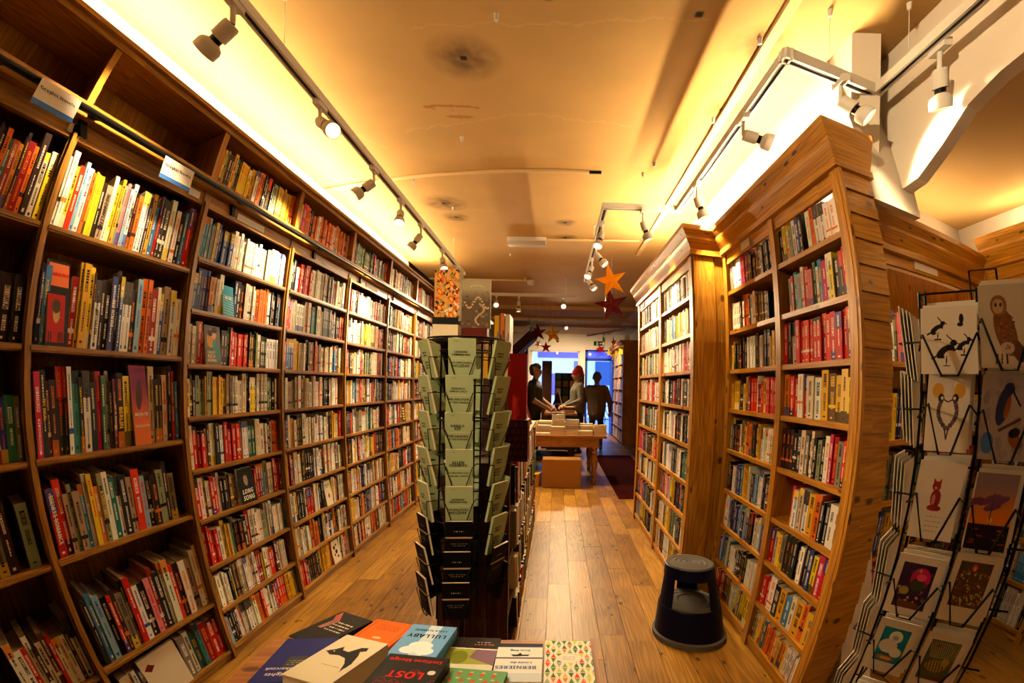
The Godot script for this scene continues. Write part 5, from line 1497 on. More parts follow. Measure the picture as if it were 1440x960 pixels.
func for_stripes(im: Image) -> void:
	for k in 6: stroke(im, Vector2(26 + k * 7, 52), Vector2(30 + k * 7, 72), 2.2, Color(0.2, 0.16, 0.06))

func furniture() -> void:
	near_table()
	spinner()
	island()
	stool()
	card_rack()

# ---------------------------------------------------------------- people: one skin over a skeleton of tapered bones
func skin(bones: Array, cell: float, blend: float) -> MB:      # bone: [a, b, radius a, radius b, colour]
	var lo := Vector3.INF
	var hi := -Vector3.INF
	for q in bones:
		for e in 2:
			var r := maxf(q[2], q[3]) + 0.05
			lo = lo.min(q[e] - Vector3.ONE * r); hi = hi.max(q[e] + Vector3.ONE * r)
	var nx := int((hi.x - lo.x) / cell) + 2
	var ny := int((hi.y - lo.y) / cell) + 2
	var nz := int((hi.z - lo.z) / cell) + 2
	var f := PackedFloat32Array()
	f.resize(nx * ny * nz); f.fill(0.3)
	var near := PackedFloat32Array()
	near.resize(nx * ny * nz); near.fill(9.0)
	var who := PackedInt32Array()
	who.resize(nx * ny * nz)
	for bi in bones.size():
		var q: Array = bones[bi]
		var a: Vector3 = q[0]
		var d: Vector3 = q[1] - a
		var ll := maxf(d.length_squared(), 1e-9)
		var ra: float = q[2]
		var dr: float = q[3] - ra
		var m := maxf(q[2], q[3]) + blend + cell * 1.5
		var i0 := Vector3i(((a.min(q[1]) - Vector3.ONE * m - lo) / cell).floor())
		var i1 := Vector3i(((a.max(q[1]) + Vector3.ONE * m - lo) / cell).ceil())
		for y in range(maxi(i0.y, 0), mini(i1.y, ny - 1) + 1):
			for z in range(maxi(i0.z, 0), mini(i1.z, nz - 1) + 1):
				var at := (y * nz + z) * nx
				for x in range(maxi(i0.x, 0), mini(i1.x, nx - 1) + 1):
					var p := lo + Vector3(x, y, z) * cell - a
					var t := clampf(p.dot(d) / ll, 0.0, 1.0)
					var dist := (p - d * t).length() - ra - dr * t
					var i := at + x
					if dist < near[i]:
						near[i] = dist; who[i] = bi
					var h := clampf(0.5 + 0.5 * (f[i] - dist) / blend, 0.0, 1.0)
					f[i] = lerpf(f[i], dist, h) - blend * h * (1.0 - h)
	var mb := MB.new()
	var vert := {}
	var off8 := [0, 1, nx, nx + 1, nx * nz, nx * nz + 1, nx * nz + nx, nx * nz + nx + 1]
	var edges := [[0, 1], [2, 3], [4, 5], [6, 7], [0, 2], [1, 3], [4, 6], [5, 7], [0, 4], [1, 5], [2, 6], [3, 7]]
	for y in ny - 1:
		for z in nz - 1:
			for x in nx - 1:
				var i := (y * nz + z) * nx + x
				var s := 0
				for k in 8:
					if f[i + off8[k]] < 0.0: s += 1
				if s == 0 or s == 8: continue
				var sum := Vector3.ZERO
				var n := 0
				for e in edges:
					var va := f[i + off8[e[0]]]
					var vb := f[i + off8[e[1]]]
					if (va < 0.0) != (vb < 0.0):
						var t := va / (va - vb)
						var ca := Vector3(e[0] & 1, (e[0] >> 2) & 1, (e[0] >> 1) & 1)
						var cb := Vector3(e[1] & 1, (e[1] >> 2) & 1, (e[1] >> 1) & 1)
						sum += ca.lerp(cb, t); n += 1
				var g := Vector3(f[i + 1] - f[i] + f[i + off8[7]] - f[i + off8[6]], f[i + off8[4]] - f[i] + f[i + off8[7]] - f[i + off8[3]], f[i + nx] - f[i] + f[i + off8[7]] - f[i + off8[5]]).normalized()
				vert[i] = [lo + (Vector3(x, y, z) + sum / n) * cell, g, bones[who[i]][4]]
	var put := func(a: int, b: int, c: int, d: int) -> void:
		if not (vert.has(a) and vert.has(b) and vert.has(c) and vert.has(d)): return
		var va: Array = vert[a]
		var nn: Vector3 = (vert[c][0] - va[0]).cross(vert[d][0] - vert[b][0])
		var order := [a, b, c, a, c, d] if nn.dot(va[1]) < 0.0 else [a, c, b, a, d, c]
		for k in order:
			mb.col = vert[k][2]
			mb.add(vert[k][0], vert[k][1], Vector2.ZERO)
	for i in vert.keys():
		var inside: bool = f[i] < 0.0
		if (f[i + 1] < 0.0) != inside: put.call(i, i - nx, i - nx - nx * nz, i - nx * nz)
		if (f[i + nx] < 0.0) != inside: put.call(i, i - 1, i - 1 - nx * nz, i - nx * nz)
		if (f[i + nx * nz] < 0.0) != inside: put.call(i, i - 1, i - 1 - nx, i - nx)
	return mb

func person(label: String, at: Vector3, turn: float, s: float, top: Color, legs: Color, tone: Color, hair: Color, arms: Array, bulk := 1.0, jacket := 0.92) -> Node3D:
	var o := thing("person", label, "person", at)
	var b := []
	var shoe := Color(0.02, 0.02, 0.02)
	b.append([Vector3(-0.07, 0.97, 0), Vector3(0.07, 0.97, 0), 0.12 * bulk, 0.12 * bulk, legs if jacket > 0.93 else top])
	b.append([Vector3(0, jacket + 0.06, -0.01), Vector3(0, 1.3, -0.015), 0.145 * bulk, 0.155 * bulk, top])
	b.append([Vector3(-0.08, jacket + 0.05, 0), Vector3(-0.1, 1.32, -0.01), 0.1 * bulk, 0.12 * bulk, top])
	b.append([Vector3(0.08, jacket + 0.05, 0), Vector3(0.1, 1.32, -0.01), 0.1 * bulk, 0.12 * bulk, top])
	b.append([Vector3(-0.15, 1.42, -0.02), Vector3(0.15, 1.42, -0.02), 0.075, 0.075, top])
	b.append([Vector3(0, 1.43, -0.02), Vector3(0, 1.56, 0.01), 0.062, 0.054, tone])
	b.append([Vector3(0, 1.62, 0.03), Vector3(0, 1.7, 0.0), 0.072, 0.096, tone])
	b.append([Vector3(0, 1.585, 0.055), Vector3(0, 1.6, 0.05), 0.035, 0.045, tone])
	b.append([Vector3(0, 1.665, 0.1), Vector3(0, 1.63, 0.118), 0.01, 0.016, tone])
	for e in [-1, 1]:
		b.append([Vector3(0.092 * e, 1.63, 0.0), Vector3(0.096 * e, 1.67, -0.01), 0.012, 0.016, tone])
		b.append([Vector3(0.09 * e, 0.92, 0), Vector3(0.1 * e, 0.5, 0.015), 0.09, 0.062, legs])
		b.append([Vector3(0.1 * e, 0.5, 0.015), Vector3(0.105 * e, 0.1, -0.01), 0.06, 0.045, legs])
		b.append([Vector3(0.105 * e, 0.05, -0.05), Vector3(0.115 * e, 0.04, 0.15), 0.042, 0.036, shoe])
		var a: Array = arms[0 if e < 0 else 1]        # elbow, wrist
		var el: Vector3 = a[0] * Vector3(e, 1, 1)
		var wr: Vector3 = a[1] * Vector3(e, 1, 1)
		b.append([Vector3(0.19 * e, 1.41, -0.02), el, 0.068 * bulk, 0.052 * bulk, top])
		b.append([el, wr, 0.05 * bulk, 0.036, top if a[2] else tone])
		var d: Vector3 = (wr - el).normalized()
		var side := d.cross(Vector3.UP if absf(d.y) < 0.8 else Vector3.FORWARD).normalized()
		b.append([wr, wr + d * 0.07, 0.028, 0.034, tone])
		for k in 4:
			var root := wr + d * 0.08 + side * (k - 1.5) * 0.019
			b.append([root, root + d * (0.04 + 0.008 * (1.5 - absf(k - 1.5))) - Vector3(0, 0.022, 0), 0.0095, 0.008, tone])
		b.append([wr + d * 0.03 + side * 0.03 * e, wr + d * 0.065 + side * 0.055 * e, 0.011, 0.009, tone])
	var mb := skin(b, 0.013, 0.028)
	var bas := Basis(Vector3.UP, turn).scaled(Vector3.ONE * s)
	for i in mb.v.size():
		mb.v[i] = at + bas * mb.v[i]
		mb.n[i] = (bas * mb.n[i]).normalized()
	part("body", mb, M.figure, o)
	if hair.a > 0.5:
		mb = skin([[Vector3(0, 1.7, -0.02), Vector3(0, 1.725, 0.015), 0.1, 0.088, hair], [Vector3(0, 1.64, -0.045), Vector3(0, 1.7, -0.04), 0.075, 0.09, hair]], 0.011, 0.02)
		for i in mb.v.size():
			mb.v[i] = at + bas * mb.v[i]
			mb.n[i] = (bas * mb.n[i]).normalized()
		part("hair", mb, M.figure, o)
	mb = MB.new()
	for e in [-1, 1]: boxat(mb, at + bas * Vector3(0.032 * e, 1.662, 0.098), Vector3(0.02, 0.009, 0.008) * s, bas.orthonormalized())
	part("eyes", mb, M.black, o)
	mb = MB.new()
	boxat(mb, at + bas * Vector3(0, 1.604, 0.1), Vector3(0.045, 0.008, 0.008) * s, bas.orthonormalized())
	part("mouth", mb, M.lip, o)
	return o

# a folded-paper star
func star(c: Vector3, r: float, m: Material, spin: float, turn: float, label: String) -> void:
	var o := thing("paper_star", label, "star", c, "paper stars hanging from the ceiling")
	var bas := Basis(Vector3.UP, turn) * Basis(Vector3.BACK, spin)
	for k in 5:
		var a := PI * 0.5 + TAU * k / 5.0
		var tip := c + bas * Vector3(cos(a) * r, sin(a) * r, 0)
		var l := c + bas * Vector3(cos(a + PI / 5) * r * 0.37, sin(a + PI / 5) * r * 0.37, 0)
		var e := c + bas * Vector3(cos(a - PI / 5) * r * 0.37, sin(a - PI / 5) * r * 0.37, 0)
		var mb := MB.new()
		for s in [-1, 1]:
			var mid: Vector3 = c + bas * Vector3(0, 0, r * 0.28 * s)
			mb.tri(mid, tip, l, bas.z * s); mb.tri(mid, tip, e, bas.z * s)
		part("point", mb, m, o)
	var wire := MB.new()
	tube(wire, [c + Vector3(0, r * 0.4, 0), Vector3(c.x, CEIL, c.z)], 0.0015, 4)
	part("string", wire, M.fitting, o)

func far_table() -> void:
	var t := thing("book_table", "pine table with turned legs covered in stacks of paperbacks", "table", Vector3(0.05, 0, -8.0))
	var mb := MB.new()
	slab(mb, Vector3(-0.75, 0.665, -8.75), Vector3(0.83, 0.70, -7.36), Vector3i.ONE, 0, false)
	part("table_top", mb, M.table, t)
	mb = MB.new()
	slab(mb, Vector3(-0.7, 0.53, -8.68), Vector3(0.72, 0.665, -7.42), Vector3i.ONE, 0, false)
	part("apron", mb, M.table, t)
	for q in [[0.66, -7.47], [0.66, -8.62], [-0.66, -7.47], [-0.66, -8.62]]:
		mb = MB.new()
		lathe(mb, [[0.0, 0.0], [0.03, 0.0], [0.036, 0.05], [0.026, 0.08], [0.044, 0.13], [0.03, 0.19], [0.05, 0.27], [0.052, 0.34], [0.034, 0.42], [0.046, 0.45], [0.032, 0.48], [0.05, 0.5], [0.05, 0.56]], Vector3(q[0], 0, q[1]), Vector3.UP, 16)
		part("leg", mb, M.table, t)
	# stacks: every book lies on the one below it
	var r := RandomNumberGenerator.new()
	r.seed = 17
	var row_names := ["front row", "second row", "back row"]
	for j in 3:
		for i in 6:
			if j == 0 and i == 5: continue
			var x := -0.3 + i * 0.208 + j * 0.012
			var z := -7.5 - j * 0.2
			var n: int = [[3, 1, 4, 2, 2, 1], [5, 4, 9, 7, 4, 4], [6, 6, 7, 6, 5, 4]][j][i]
			var y := 0.7005
			for k in n:
				var h := r.randf_range(0.022, 0.038)
				var c := Vector3(x + r.randf_range(-0.006, 0.006), y, z + r.randf_range(-0.006, 0.006))
				var bas := Basis(Vector3.UP, r.randf_range(-0.06, 0.06))
				var kind: String = "WWWYNWGRWB"[r.randi() % 10]
				var pool: Array = by_class[kind]
				var o := thing("stacked_paperback", "%s paperback, %s up in the %s stack, %s on the far table" % [NAMES[kind], ordinal(k + 1), ["first", "second", "third", "fourth", "fifth", "sixth"][i], row_names[j]], "book", c, "paperbacks stacked on the far table")
				mb = MB.new()
				boxat(mb, c + Vector3(0, 0.001, 0), Vector3(0.198, 0.002, 0.13), bas); boxat(mb, c + Vector3(0, h - 0.001, 0), Vector3(0.198, 0.002, 0.13), bas); boxat(mb, c + bas * Vector3(0, h * 0.5, -0.064), Vector3(0.198, h, 0.002), bas)
				part("cover", mb, M["cloth_" + kind], o)
				mb = MB.new()
				boxat(mb, c + bas * Vector3(0, h * 0.5, 0.001), Vector3(0.194, h - 0.004, 0.126), bas)
				part("pages", mb, M.paper, o)
				y += h + 0.0004
	var cb := thing("cardboard_box", "brown cardboard box under the far pine table", "box", Vector3(0.184, 0, -7.3))
	mb = MB.new()
	slab(mb, Vector3(-0.088, 0.0, -7.5), Vector3(0.455, 0.19, -7.12), Vector3i.ONE, 0, false)
	slab(mb, Vector3(-0.086, 0.19, -7.5), Vector3(0.453, 0.385, -7.122), Vector3i.ONE, 0, false)
	part("carton", mb, mat("cardboard", Color(0.62, 0.45, 0.24), 0.85), cb)
	mb = MB.new()
	boxat(mb, Vector3(0.184, 0.392, -7.21), Vector3(0.53, 0.006, 0.18), Basis(Vector3.RIGHT, 0.1))
	part("flap", mb, M.cardboard, cb)
	mb = MB.new()
	slab(mb, Vector3(-0.6, 0.3, -8.6), Vector3(0.3, 0.34, -7.75), Vector3i.ONE, 0, false)
	slab(mb, Vector3(-0.6, 0.0, -8.6), Vector3(-0.55, 0.3, -7.75), Vector3i.ONE, 1, false)
	slab(mb, Vector3(0.25, 0.0, -8.6), Vector3(0.3, 0.3, -7.75), Vector3i.ONE, 1, false)
	single("low_shelf", mb, M.dark, Vector3(-0.15, 0, -8.2), "dark low shelf in the shadow under the far table", "shelf")
	for q in [[-0.3, "red", Color(0.5, 0.1, 0.06), 0.14], [-0.22, "teal", Color(0.1, 0.35, 0.35), 0.08], [-0.16, "yellow", Color(0.75, 0.55, 0.1), 0.18]]:
		mb = MB.new()
		boxat(mb, Vector3(q[0], q[3] * 0.5, -7.22), Vector3(0.075, q[3], 0.16), Basis(Vector3.UP, q[0]))
		single("floor_parcel", mb, mat("parcel_" + q[1], q[2], 0.6), Vector3(q[0], 0, -7.22), "small %s parcel on the floor beside the cardboard box" % q[1], "parcel")
	mb = MB.new()
	slab(mb, Vector3(0.9, 0.001, -10.5), Vector3(1.62, 0.012, -6.45), Vector3i.ONE, 2, false)
	var im := canvas(128, 256, Color(0.2, 0.05, 0.045))
	for k in 2500: im.set_pixel(rng.randi() % 128, rng.randi() % 256, Color(0.2, 0.05, 0.045).lerp(Color(0.1, 0.03, 0.03) if k % 2 else Color(0.3, 0.1, 0.07), 0.6))
	paint("mat_pile", im, 0.95).metallic_specular = 0.1
	single("floor_mat", mb, M.mat_pile, Vector3(1.25, 0, -8.5), "dark red mat along the right of the far aisle", "mat")

func far_end() -> void:
	far_table()
	M.figure = StandardMaterial3D.new()
	M.figure.vertex_color_use_as_albedo = true
	M.figure.roughness = 0.8
	mat("lip", Color(0.5, 0.25, 0.2), 0.6)
	# the shop front: wall with a window and a door opening, and the street beyond
	var z := -15.5
	var mb := MB.new()
	for q in [[-2.0, -0.7, 0.0, 3.0], [-0.7, 0.78, 2.5, 3.0], [-0.7, 0.78, 0.0, 0.75], [0.78, 0.95, 0.0, 3.0], [0.95, 1.8, 2.55, 3.0], [1.8, 2.45, 0.0, 3.0]]:
		slab(mb, Vector3(q[0], q[2] - 0.02, z - 0.2), Vector3(q[1], q[3], z), Vector3i.ONE, 1, false)
	struct_("wall_front", mb, M.white, "cream wall over the shop window and street door")
	mat("blue_paint", Color(0.06, 0.2, 0.62), 0.4)
	mb = MB.new()
	for q in [[-0.7, -0.66, 0.75, 2.5], [0.74, 0.78, 0.75, 2.5], [-0.7, 0.78, 0.75, 0.8], [-0.7, 0.78, 2.45, 2.5]]:
		slab(mb, Vector3(q[0], q[2], z - 0.14), Vector3(q[1], q[3], z - 0.06), Vector3i.ONE, 1, false)
	var win := struct_("window_1", mb, M.white, "shop window looking onto the bright street", "window")
	mb = MB.new()
	slab(mb, Vector3(-0.66, 0.8, z - 0.103), Vector3(0.74, 2.45, z - 0.097), Vector3i.ONE, 1, false)
	part("pane", mb, M.glass, win)
	mb = MB.new()
	for q in [[0.95, 1.02, 0.0, 2.55], [1.73, 1.8, 0.0, 2.55], [0.95, 1.8, 2.2, 2.28], [0.95, 1.8, 2.48, 2.55]]:
		slab(mb, Vector3(q[0], q[2], z - 0.15), Vector3(q[1], q[3], z - 0.04), Vector3i.ONE, 1, false)
	var door := struct_("door_1", mb, M.blue_paint, "blue framed street door standing open", "door")
	mb = MB.new()
	slab(mb, Vector3(1.02, 2.28, z - 0.1), Vector3(1.73, 2.48, z - 0.094), Vector3i.ONE, 1, false)
	part("transom_pane", mb, M.glass, door)
	mb = MB.new()
	slab(mb, Vector3(1.7, 0.02, z + 0.0), Vector3(1.74, 2.2, z + 0.7), Vector3i.ONE, 1, false)
	var leaf := part("door_leaf", mb, M.blue_paint, door)
	mb = MB.new()
	tube(mb, [Vector3(1.7, 1.02, z + 0.62), Vector3(1.66, 1.02, z + 0.62), Vector3(1.66, 1.02, z + 0.52)], 0.01, 6)
	part("handle", mb, M.fitting, leaf)
	# street
	mb = MB.new()
	slab(mb, Vector3(-9, -0.2, -26), Vector3(11, -0.03, z - 0.2), Vector3i.ONE, 1, false)
	struct_("street", mb, mat("paving", Color(0.55, 0.56, 0.58), 0.8), "pale paved street outside the door", "street")
	var hb := thing("street_building", "pale building with blue shopfront across the street", "building", Vector3(1, 0, -24))
	mb = MB.new()
	slab(mb, Vector3(-9, -0.03, -26), Vector3(11, 9, -24), Vector3i.ONE, 1, false)
	part("wall", mb, mat("render_white", Color(0.8, 0.8, 0.8), 0.8), hb)
	for q in [[-0.6, 0.6, 1.0, 2.0, "blue_paint"], [0.9, 1.5, 1.5, 2.6, "blue_glass"], [1.9, 2.7, 1.5, 2.6, "blue_glass"], [-3, -1.2, 1.0, 2.4, "blue_glass"], [2.9, 3.6, 0.0, 2.2, "blue_paint"], [4.2, 6.0, 0.8, 2.4, "blue_glass"], [-0.8, 3.8, 2.75, 3.05, "blue_paint"], [0.0, 1.0, 4.2, 5.8, "blue_glass"], [2.0, 3.0, 4.2, 5.8, "blue_glass"], [-2.4, -1.4, 4.2, 5.8, "blue_glass"]]:
		if q[4] == "blue_glass" and not M.has("blue_glass"): mat("blue_glass", Color(0.2, 0.3, 0.45), 0.15)
		mb = MB.new()
		slab(mb, Vector3(q[0], q[2], -24.02), Vector3(q[1], q[3], -23.94), Vector3i.ONE, 1, false)
		part("window" if q[4] == "blue_glass" else "shopfront_panel", mb, M[q[4]], hb)
	var bike := thing("bicycle", "bicycle parked outside the open street door", "bicycle", Vector3(1.9, -0.03, -17.5))
	for x in [1.45, 2.45]:
		mb = MB.new()
		var ring := []
		for k in 25: ring.append(Vector3(x + cos(TAU * k / 24.0) * 0.33, 0.31 + sin(TAU * k / 24.0) * 0.33, -17.5))
		tube(mb, ring, 0.016, 6)
		for k in 8: tube(mb, [Vector3(x, 0.31, -17.5), ring[k * 3]], 0.003, 4)
		part("wheel", mb, M.black, bike)
	mb = MB.new()
	var bf := [Vector3(1.45, 0.31, -17.5), Vector3(1.72, 0.75, -17.5), Vector3(2.3, 0.8, -17.5), Vector3(2.45, 0.31, -17.5), Vector3(1.95, 0.3, -17.5)]
	for e in [[0, 1], [1, 2], [2, 3], [1, 4], [4, 2], [0, 4]]: tube(mb, [bf[e[0]], bf[e[1]]], 0.016, 6)
	tube(mb, [bf[2], bf[2] + Vector3(-0.03, 0.22, 0), bf[2] + Vector3(0.0, 0.24, 0.25)], 0.012, 6)
	part("frame", mb, M.blue_paint, bike)
	mb = MB.new()
	boxat(mb, Vector3(1.68, 0.92, -17.5), Vector3(0.25, 0.05, 0.12)); tube(mb, [bf[1], Vector3(1.69, 0.9, -17.5)], 0.012, 6)
	part("saddle", mb, M.black, bike)
	# exit sign
	var ex := thing("exit_sign", "green exit sign with white running figure above the door", "sign", Vector3(1.36, 2.72, z))
	mb = MB.new()
	slab(mb, Vector3(1.2, 2.66, z), Vector3(1.53, 2.79, z + 0.03), Vector3i.ONE, 1, false)
	part("panel", mb, mat("exit_green", Color(0.02, 0.2, 0.1), 0.5), ex)
	mb = MB.new()
	for q in [[1.3, 2.762, 0.022, 0.022], [1.3, 2.73, 0.02, 0.045], [1.285, 2.695, 0.035, 0.014], [1.318, 2.69, 0.016, 0.03], [1.325, 2.738, 0.035, 0.01], [1.4, 2.725, 0.06, 0.016], [1.49, 2.725, 0.045, 0.1]]: boxat(mb, Vector3(q[0], q[1], z + 0.032), Vector3(q[2], q[3], 0.003))
	shape_arrow(mb, Vector3(1.44, 2.725, z + 0.032))
	part("pictogram", mb, M.ink_white, ex)
	# people
	var skin_tone := Color(0.42, 0.24, 0.15)
	var staff := person("person in black shirt and glasses serving at the counter", Vector3(-0.31, 0, -9.8), 1.35, 1.02, Color(0.014, 0.014, 0.017), Color(0.015, 0.015, 0.018), skin_tone, Color(0.05, 0.04, 0.035), [[Vector3(0.27, 1.13, 0.02), Vector3(0.2, 0.99, 0.26), false], [Vector3(0.27, 1.13, 0.04), Vector3(0.16, 0.99, 0.28), false]])
	mb = MB.new()
	var gb := Basis(Vector3.UP, 1.35).scaled(Vector3.ONE * 1.02)
	for e in [-1, 1]:
		var ring := []
		for k in 11: ring.append(staff.position + gb * Vector3(0.034 * e + cos(TAU * k / 10.0) * 0.024, 1.662 + sin(TAU * k / 10.0) * 0.018, 0.112))
		tube(mb, ring, 0.003, 5)
		tube(mb, [staff.position + gb * Vector3(0.06 * e, 1.668, 0.11), staff.position + gb * Vector3(0.098 * e, 1.67, 0.0)], 0.003, 5)
	part("glasses", mb, M.black, staff)
	var cust := person("person in red beanie and grey jacket standing at the counter", Vector3(0.53, 0, -10.8), -1.35, 1.0, Color(0.17, 0.15, 0.11), Color(0.012, 0.012, 0.016), Color(0.45, 0.27, 0.17), Color(0, 0, 0, 0), [[Vector3(0.29, 1.12, 0.0), Vector3(0.22, 1.0, 0.24), true], [Vector3(0.29, 1.12, 0.0), Vector3(0.2, 1.02, 0.26), true]], 1.08, 0.86)
	var hat := skin([[Vector3(0, 1.72, -0.015), Vector3(0, 1.775, -0.025), 0.108, 0.085, Color(0.55, 0.02, 0.02)], [Vector3(0, 1.7, -0.03), Vector3(0, 1.7, 0.02), 0.102, 0.095, Color(0.55, 0.02, 0.02)]], 0.011, 0.02)
	var hbs := Basis(Vector3.UP, -1.35)
	for i in hat.v.size():
		hat.v[i] = cust.position + hbs * hat.v[i]
		hat.n[i] = hbs * hat.n[i]
	part("beanie", hat, M.figure, cust, "red knitted beanie")
	person("person in brown jacket walking away towards the door", Vector3(1.0, 0, -11.5), 3.05, 0.97, Color(0.13, 0.08, 0.04), Color(0.012, 0.012, 0.014), Color(0.42, 0.25, 0.17), Color(0.16, 0.11, 0.08), [[Vector3(0.3, 1.13, -0.04), Vector3(0.31, 0.9, 0.05), true], [Vector3(0.3, 1.13, -0.04), Vector3(0.31, 0.9, 0.05), true]], 1.2, 0.8)
	# counter, till screen, books and card displays round it
	var ct := thing("counter", "wooden shop counter between staff and customer", "counter", Vector3(0.22, 0, -9.9))
	mb = MB.new()
	slab(mb, Vector3(-0.12, 0.88, -10.5), Vector3(0.48, 0.92, -9.3), Vector3i.ONE, 2, false)
	part("worktop", mb, M.table, ct)
	mb = MB.new()
	slab(mb, Vector3(-0.08, 0.0, -10.46), Vector3(0.44, 0.88, -9.34), Vector3i.ONE, 1, false)
	part("body", mb, M.dark, ct)
	var sc := thing("till_screen", "black till screen tilted on the counter", "screen", Vector3(0.08, 0.92, -10.2))
	mb = MB.new()
	boxat(mb, Vector3(0.08, 1.16, -10.2), Vector3(0.03, 0.26, 0.36), Basis(Vector3.BACK, -0.35))
	part("panel", mb, M.black, sc)
	mb = MB.new()
	boxat(mb, Vector3(0.1, 0.98, -10.2), Vector3(0.05, 0.12, 0.06)); boxat(mb, Vector3(0.1, 0.93, -10.2), Vector3(0.18, 0.02, 0.2))
	part("stand", mb, M.black, sc)
	mb = MB.new()
	boxat(mb, Vector3(0.16, 1.22, -9.75), Vector3(0.015, 0.3, 0.2), Basis(Vector3.BACK, 0.25))
	single("counter_poster", mb, M.card, Vector3(0.16, 0.92, -9.75), "pale display card leaning on the counter", "card")
	for k in 4:
		mb = MB.new()
		boxat(mb, Vector3(0.34, 0.935 + k * 0.028, -9.55), Vector3(0.2 - k * 0.01, 0.027, 0.15), Basis(Vector3.UP, 0.1 * k))
		single("counter_book", mb, [M.paper, M.card, M.maroon, M.paper][k], Vector3(0.34, 0.92 + k * 0.028, -9.55), "%s book, %s up in the pile on the counter" % [["cream", "white", "maroon", "pale"][k], ordinal(k + 1)], "book", "pile of books on the counter")
	mb = MB.new()
	slab(mb, Vector3(-0.24, 0.0, -12.0), Vector3(-0.02, 1.98, -11.6), Vector3i.ONE, 1, false)
	single("wooden_cupboard", mb, M.dark, Vector3(-0.13, 0, -11.8), "narrow dark wooden cupboard before the shop window", "cupboard")
	var ds := thing("window_display", "stand of picture cards in front of the shop window", "display rack", Vector3(0.35, 0, -13.0))
	mb = MB.new()
	slab(mb, Vector3(0.05, 0.0, -13.1), Vector3(0.8, 1.75, -13.06), Vector3i.ONE, 1, false)
	part("board", mb, M.dark, ds)
	for i in 4:
		for j in 5:
			mb = MB.new()
			boxat(mb, Vector3(0.14 + i * 0.18, 0.9 + j * 0.19, -13.045), Vector3(0.13, 0.16, 0.01))
			part("picture_card", mb, M[["paper", "mint", "parcel_teal", "card", "parcel_yellow", "maroon", "leaf"][(i * 3 + j * 5) % 7]], ds)
	# coloured books on the far left shelf, stair soffit, posts
	var fs := thing("far_bookcase", "bookcase of colourful books at the far left by the window", "bookcase", Vector3(-1.3, 0, -13.6))
	for y in [0.3, 0.8, 1.3, 1.72, 2.1]:
		mb = MB.new()
		slab(mb, Vector3(-1.85, y, -14.2), Vector3(-0.72, y + 0.03, -13.8), Vector3i.ONE, 0, false)
		part("shelf", mb, M.dark, fs)
	for x in [-1.85, -0.72]:
		mb = MB.new()
		slab(mb, Vector3(x - 0.02, 0.0, -14.2), Vector3(x + 0.02, 2.5, -13.8), Vector3i.ONE, 1, false)
		part("upright", mb, M.dark, fs)
	for y in [0.33, 0.83, 1.33, 1.75, 2.13]:
		var k := 0
		var x := -1.82
		while x < -0.78:
			var w := 0.05 + 0.04 * sin(k * 2.3)
			rest.col = Color.WHITE
			var pool: Array = by_class["PYORWBG"[(k * 5 + int(y * 10)) % 7]]
			var d: int = pool[k % pool.size()]
			var p := []
			for i in 8: p.append(Vector3(x + (w if i & 1 else 0.0), y + (0.24 + 0.04 * cos(k * 1.7) if i & 2 else 0.0), -13.82 if i & 4 else -14.0))
			hexa(rest, p, spine_cell(d))
			x += w + 0.002
			k += 1
	mb = MB.new()
	var q8 := []
	for i in 8: q8.append(Vector3(-1.85 if not i & 1 else -0.42, (1.25 if not i & 1 else 2.6) + (0.3 if i & 2 else 0.0), -12.4 if i & 4 else -13.2))
	hexa(mb, q8)
	single("stair_soffit", mb, mat("taupe", Color(0.3, 0.22, 0.16), 0.8), Vector3(-1.1, 2.0, -12.8), "sloping brown underside of a staircase at the far left", "stair")
	mb = MB.new()
	slab(mb, Vector3(-1.9, 0.0, -14.6), Vector3(-1.86, 3.0, -6.7), Vector3i.ONE, 1, false)
	single("wall_panel", mb, M.white, Vector3(-1.88, 0, -10.5), "cream lining of the far left wall", "panel")
	# bookcases along the far right
	var yb := [0.07, 0.4, 0.72, 1.05, 1.38, 1.7, 2.02]
	far_case("far_pine_bookcase", "dark pine bookcase with cornice beyond the lower one", 1.98, 2.28, -6.6, -9.8, yb, 2.35)
	far_case("far_pine_bookcase", "pine bookcase with wide end panel beside the street door", 1.72, 2.28, -12.6, -15.2, yb, 2.45)
	star(Vector3(0.738, 2.72, -6.3), 0.22, mat("star_orange", Color(0.95, 0.6, 0.06), 0.5), 0.25, 0.15, "large orange paper star above the purple one")
	star(Vector3(0.75, 2.42, -6.3), 0.22, mat("star_plum", Color(0.3, 0.05, 0.07), 0.5), 0.2, -0.1, "large dark plum paper star under the orange one")
	star(Vector3(0.72, 2.43, -6.5), 0.17, mat("star_teal", Color(0.25, 0.4, 0.36), 0.5), 0.4, 1.1, "teal paper star half hidden behind the plum one")
	star(Vector3(-0.385, 2.532, -9.5), 0.17, mat("star_silver", Color(0.6, 0.68, 0.7), 0.3, 0.5), 0.5, 0.3, "silver-blue paper star beside the small plum one")
	star(Vector3(-0.264, 2.39, -9.5), 0.17, M.star_plum, 0.1, -0.2, "small plum paper star between silver and yellow stars")
	star(Vector3(0.0, 2.369, -9.5), 0.19, mat("star_yellow", Color(0.9, 0.7, 0.12), 0.5), 0.15, 0.1, "yellow paper star over the far table")
	star(Vector3(-0.128, 2.155, -9.9), 0.12, mat("star_red", Color(0.6, 0.05, 0.04), 0.5), 0.0, 0.2, "small red paper star over the shop window")
	star(Vector3(-0.273, 2.2, -9.7), 0.1, mat("star_pink", Color(0.75, 0.5, 0.6), 0.5), 0.6, 0.9, "small pink paper star under the plum one")
	star(Vector3(1.35, 2.5, -14.8), 0.16, M.star_red, 0.3, 0.2, "red paper star hanging before the door transom")
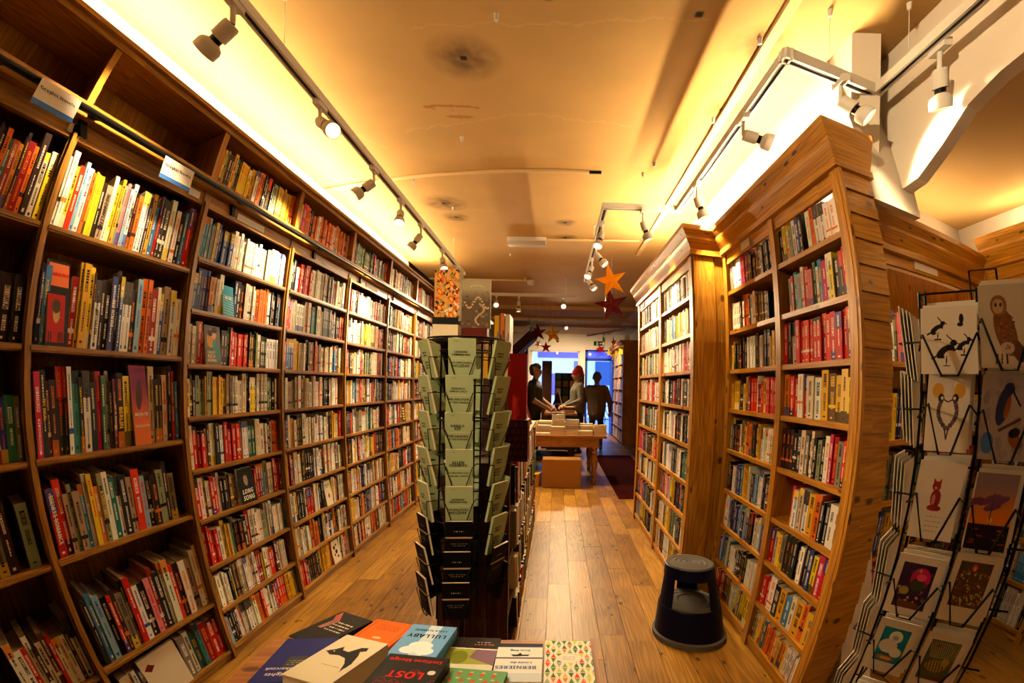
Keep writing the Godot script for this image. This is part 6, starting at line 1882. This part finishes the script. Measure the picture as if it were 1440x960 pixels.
	star(Vector3(1.6, 2.4, -14.8), 0.15, M.star_yellow, 0.1, 0.4, "yellow paper star hanging before the door transom")
	star(Vector3(1.63, 2.62, -13.9), 0.17, M.star_plum, 0.2, 0.9, "dark paper star by the door-side bookcase")

func shape_arrow(mb: MB, c: Vector3) -> void:
	mb.tri(c + Vector3(0.03, 0, 0.001), c + Vector3(-0.005, 0.022, 0.001), c + Vector3(-0.005, -0.022, 0.001), Vector3.BACK)

func far_case(called: String, label: String, x: float, back: float, z0: float, z1: float, boards: Array, top: float) -> void:
	var b := thing(called, label, "bookcase", Vector3(x, 0, (z0 + z1) * 0.5))
	var mb := MB.new()
	slab(mb, Vector3(back - 0.02, 0.0, z1), Vector3(back, top, z0), Vector3i.ONE, 1, false)
	part("back_panel", mb, M.pine, b)
	for k in 4:
		var z := lerpf(z0, z1, k / 3.0)
		mb = MB.new()
		slab(mb, Vector3(x, 0.0, z - 0.03), Vector3(back, top, z + 0.03), Vector3i.ONE, 1, false)
		part("upright", mb, M.pine, b)
	for y in boards:
		mb = MB.new()
		slab(mb, Vector3(x, y - 0.025, z1), Vector3(back, y, z0), Vector3i.ONE, 2, false)
		part("shelf", mb, M.pine, b)
		var z := z0 - 0.04
		while z > z1 + 0.06:
			var t := rng.randf_range(0.018, 0.045)
			var pool: Array = by_class["WKRNYWKB"[rng.randi() % 8]]
			var d: int = pool[rng.randi() % pool.size()]
			var h := rng.randf_range(0.19, 0.25)
			var p := []
			for i in 8: p.append(Vector3(x + 0.02 + (0.15 if i & 1 else 0.0), y + (h if i & 2 else 0.0), z - (t - 0.002 if i & 4 else 0.0)))
			hexa(rest, p, spine_cell(d))
			z -= t
	mb = MB.new()
	slab(mb, Vector3(x - 0.05, top, z1 - 0.02), Vector3(back, top + 0.06, z0 + 0.05), Vector3i.ONE, 2, false)
	slab(mb, Vector3(x - 0.09, top + 0.06, z1 - 0.02), Vector3(back, top + 0.12, z0 + 0.09), Vector3i.ONE, 2, false)
	part("cornice", mb, M.pine, b)
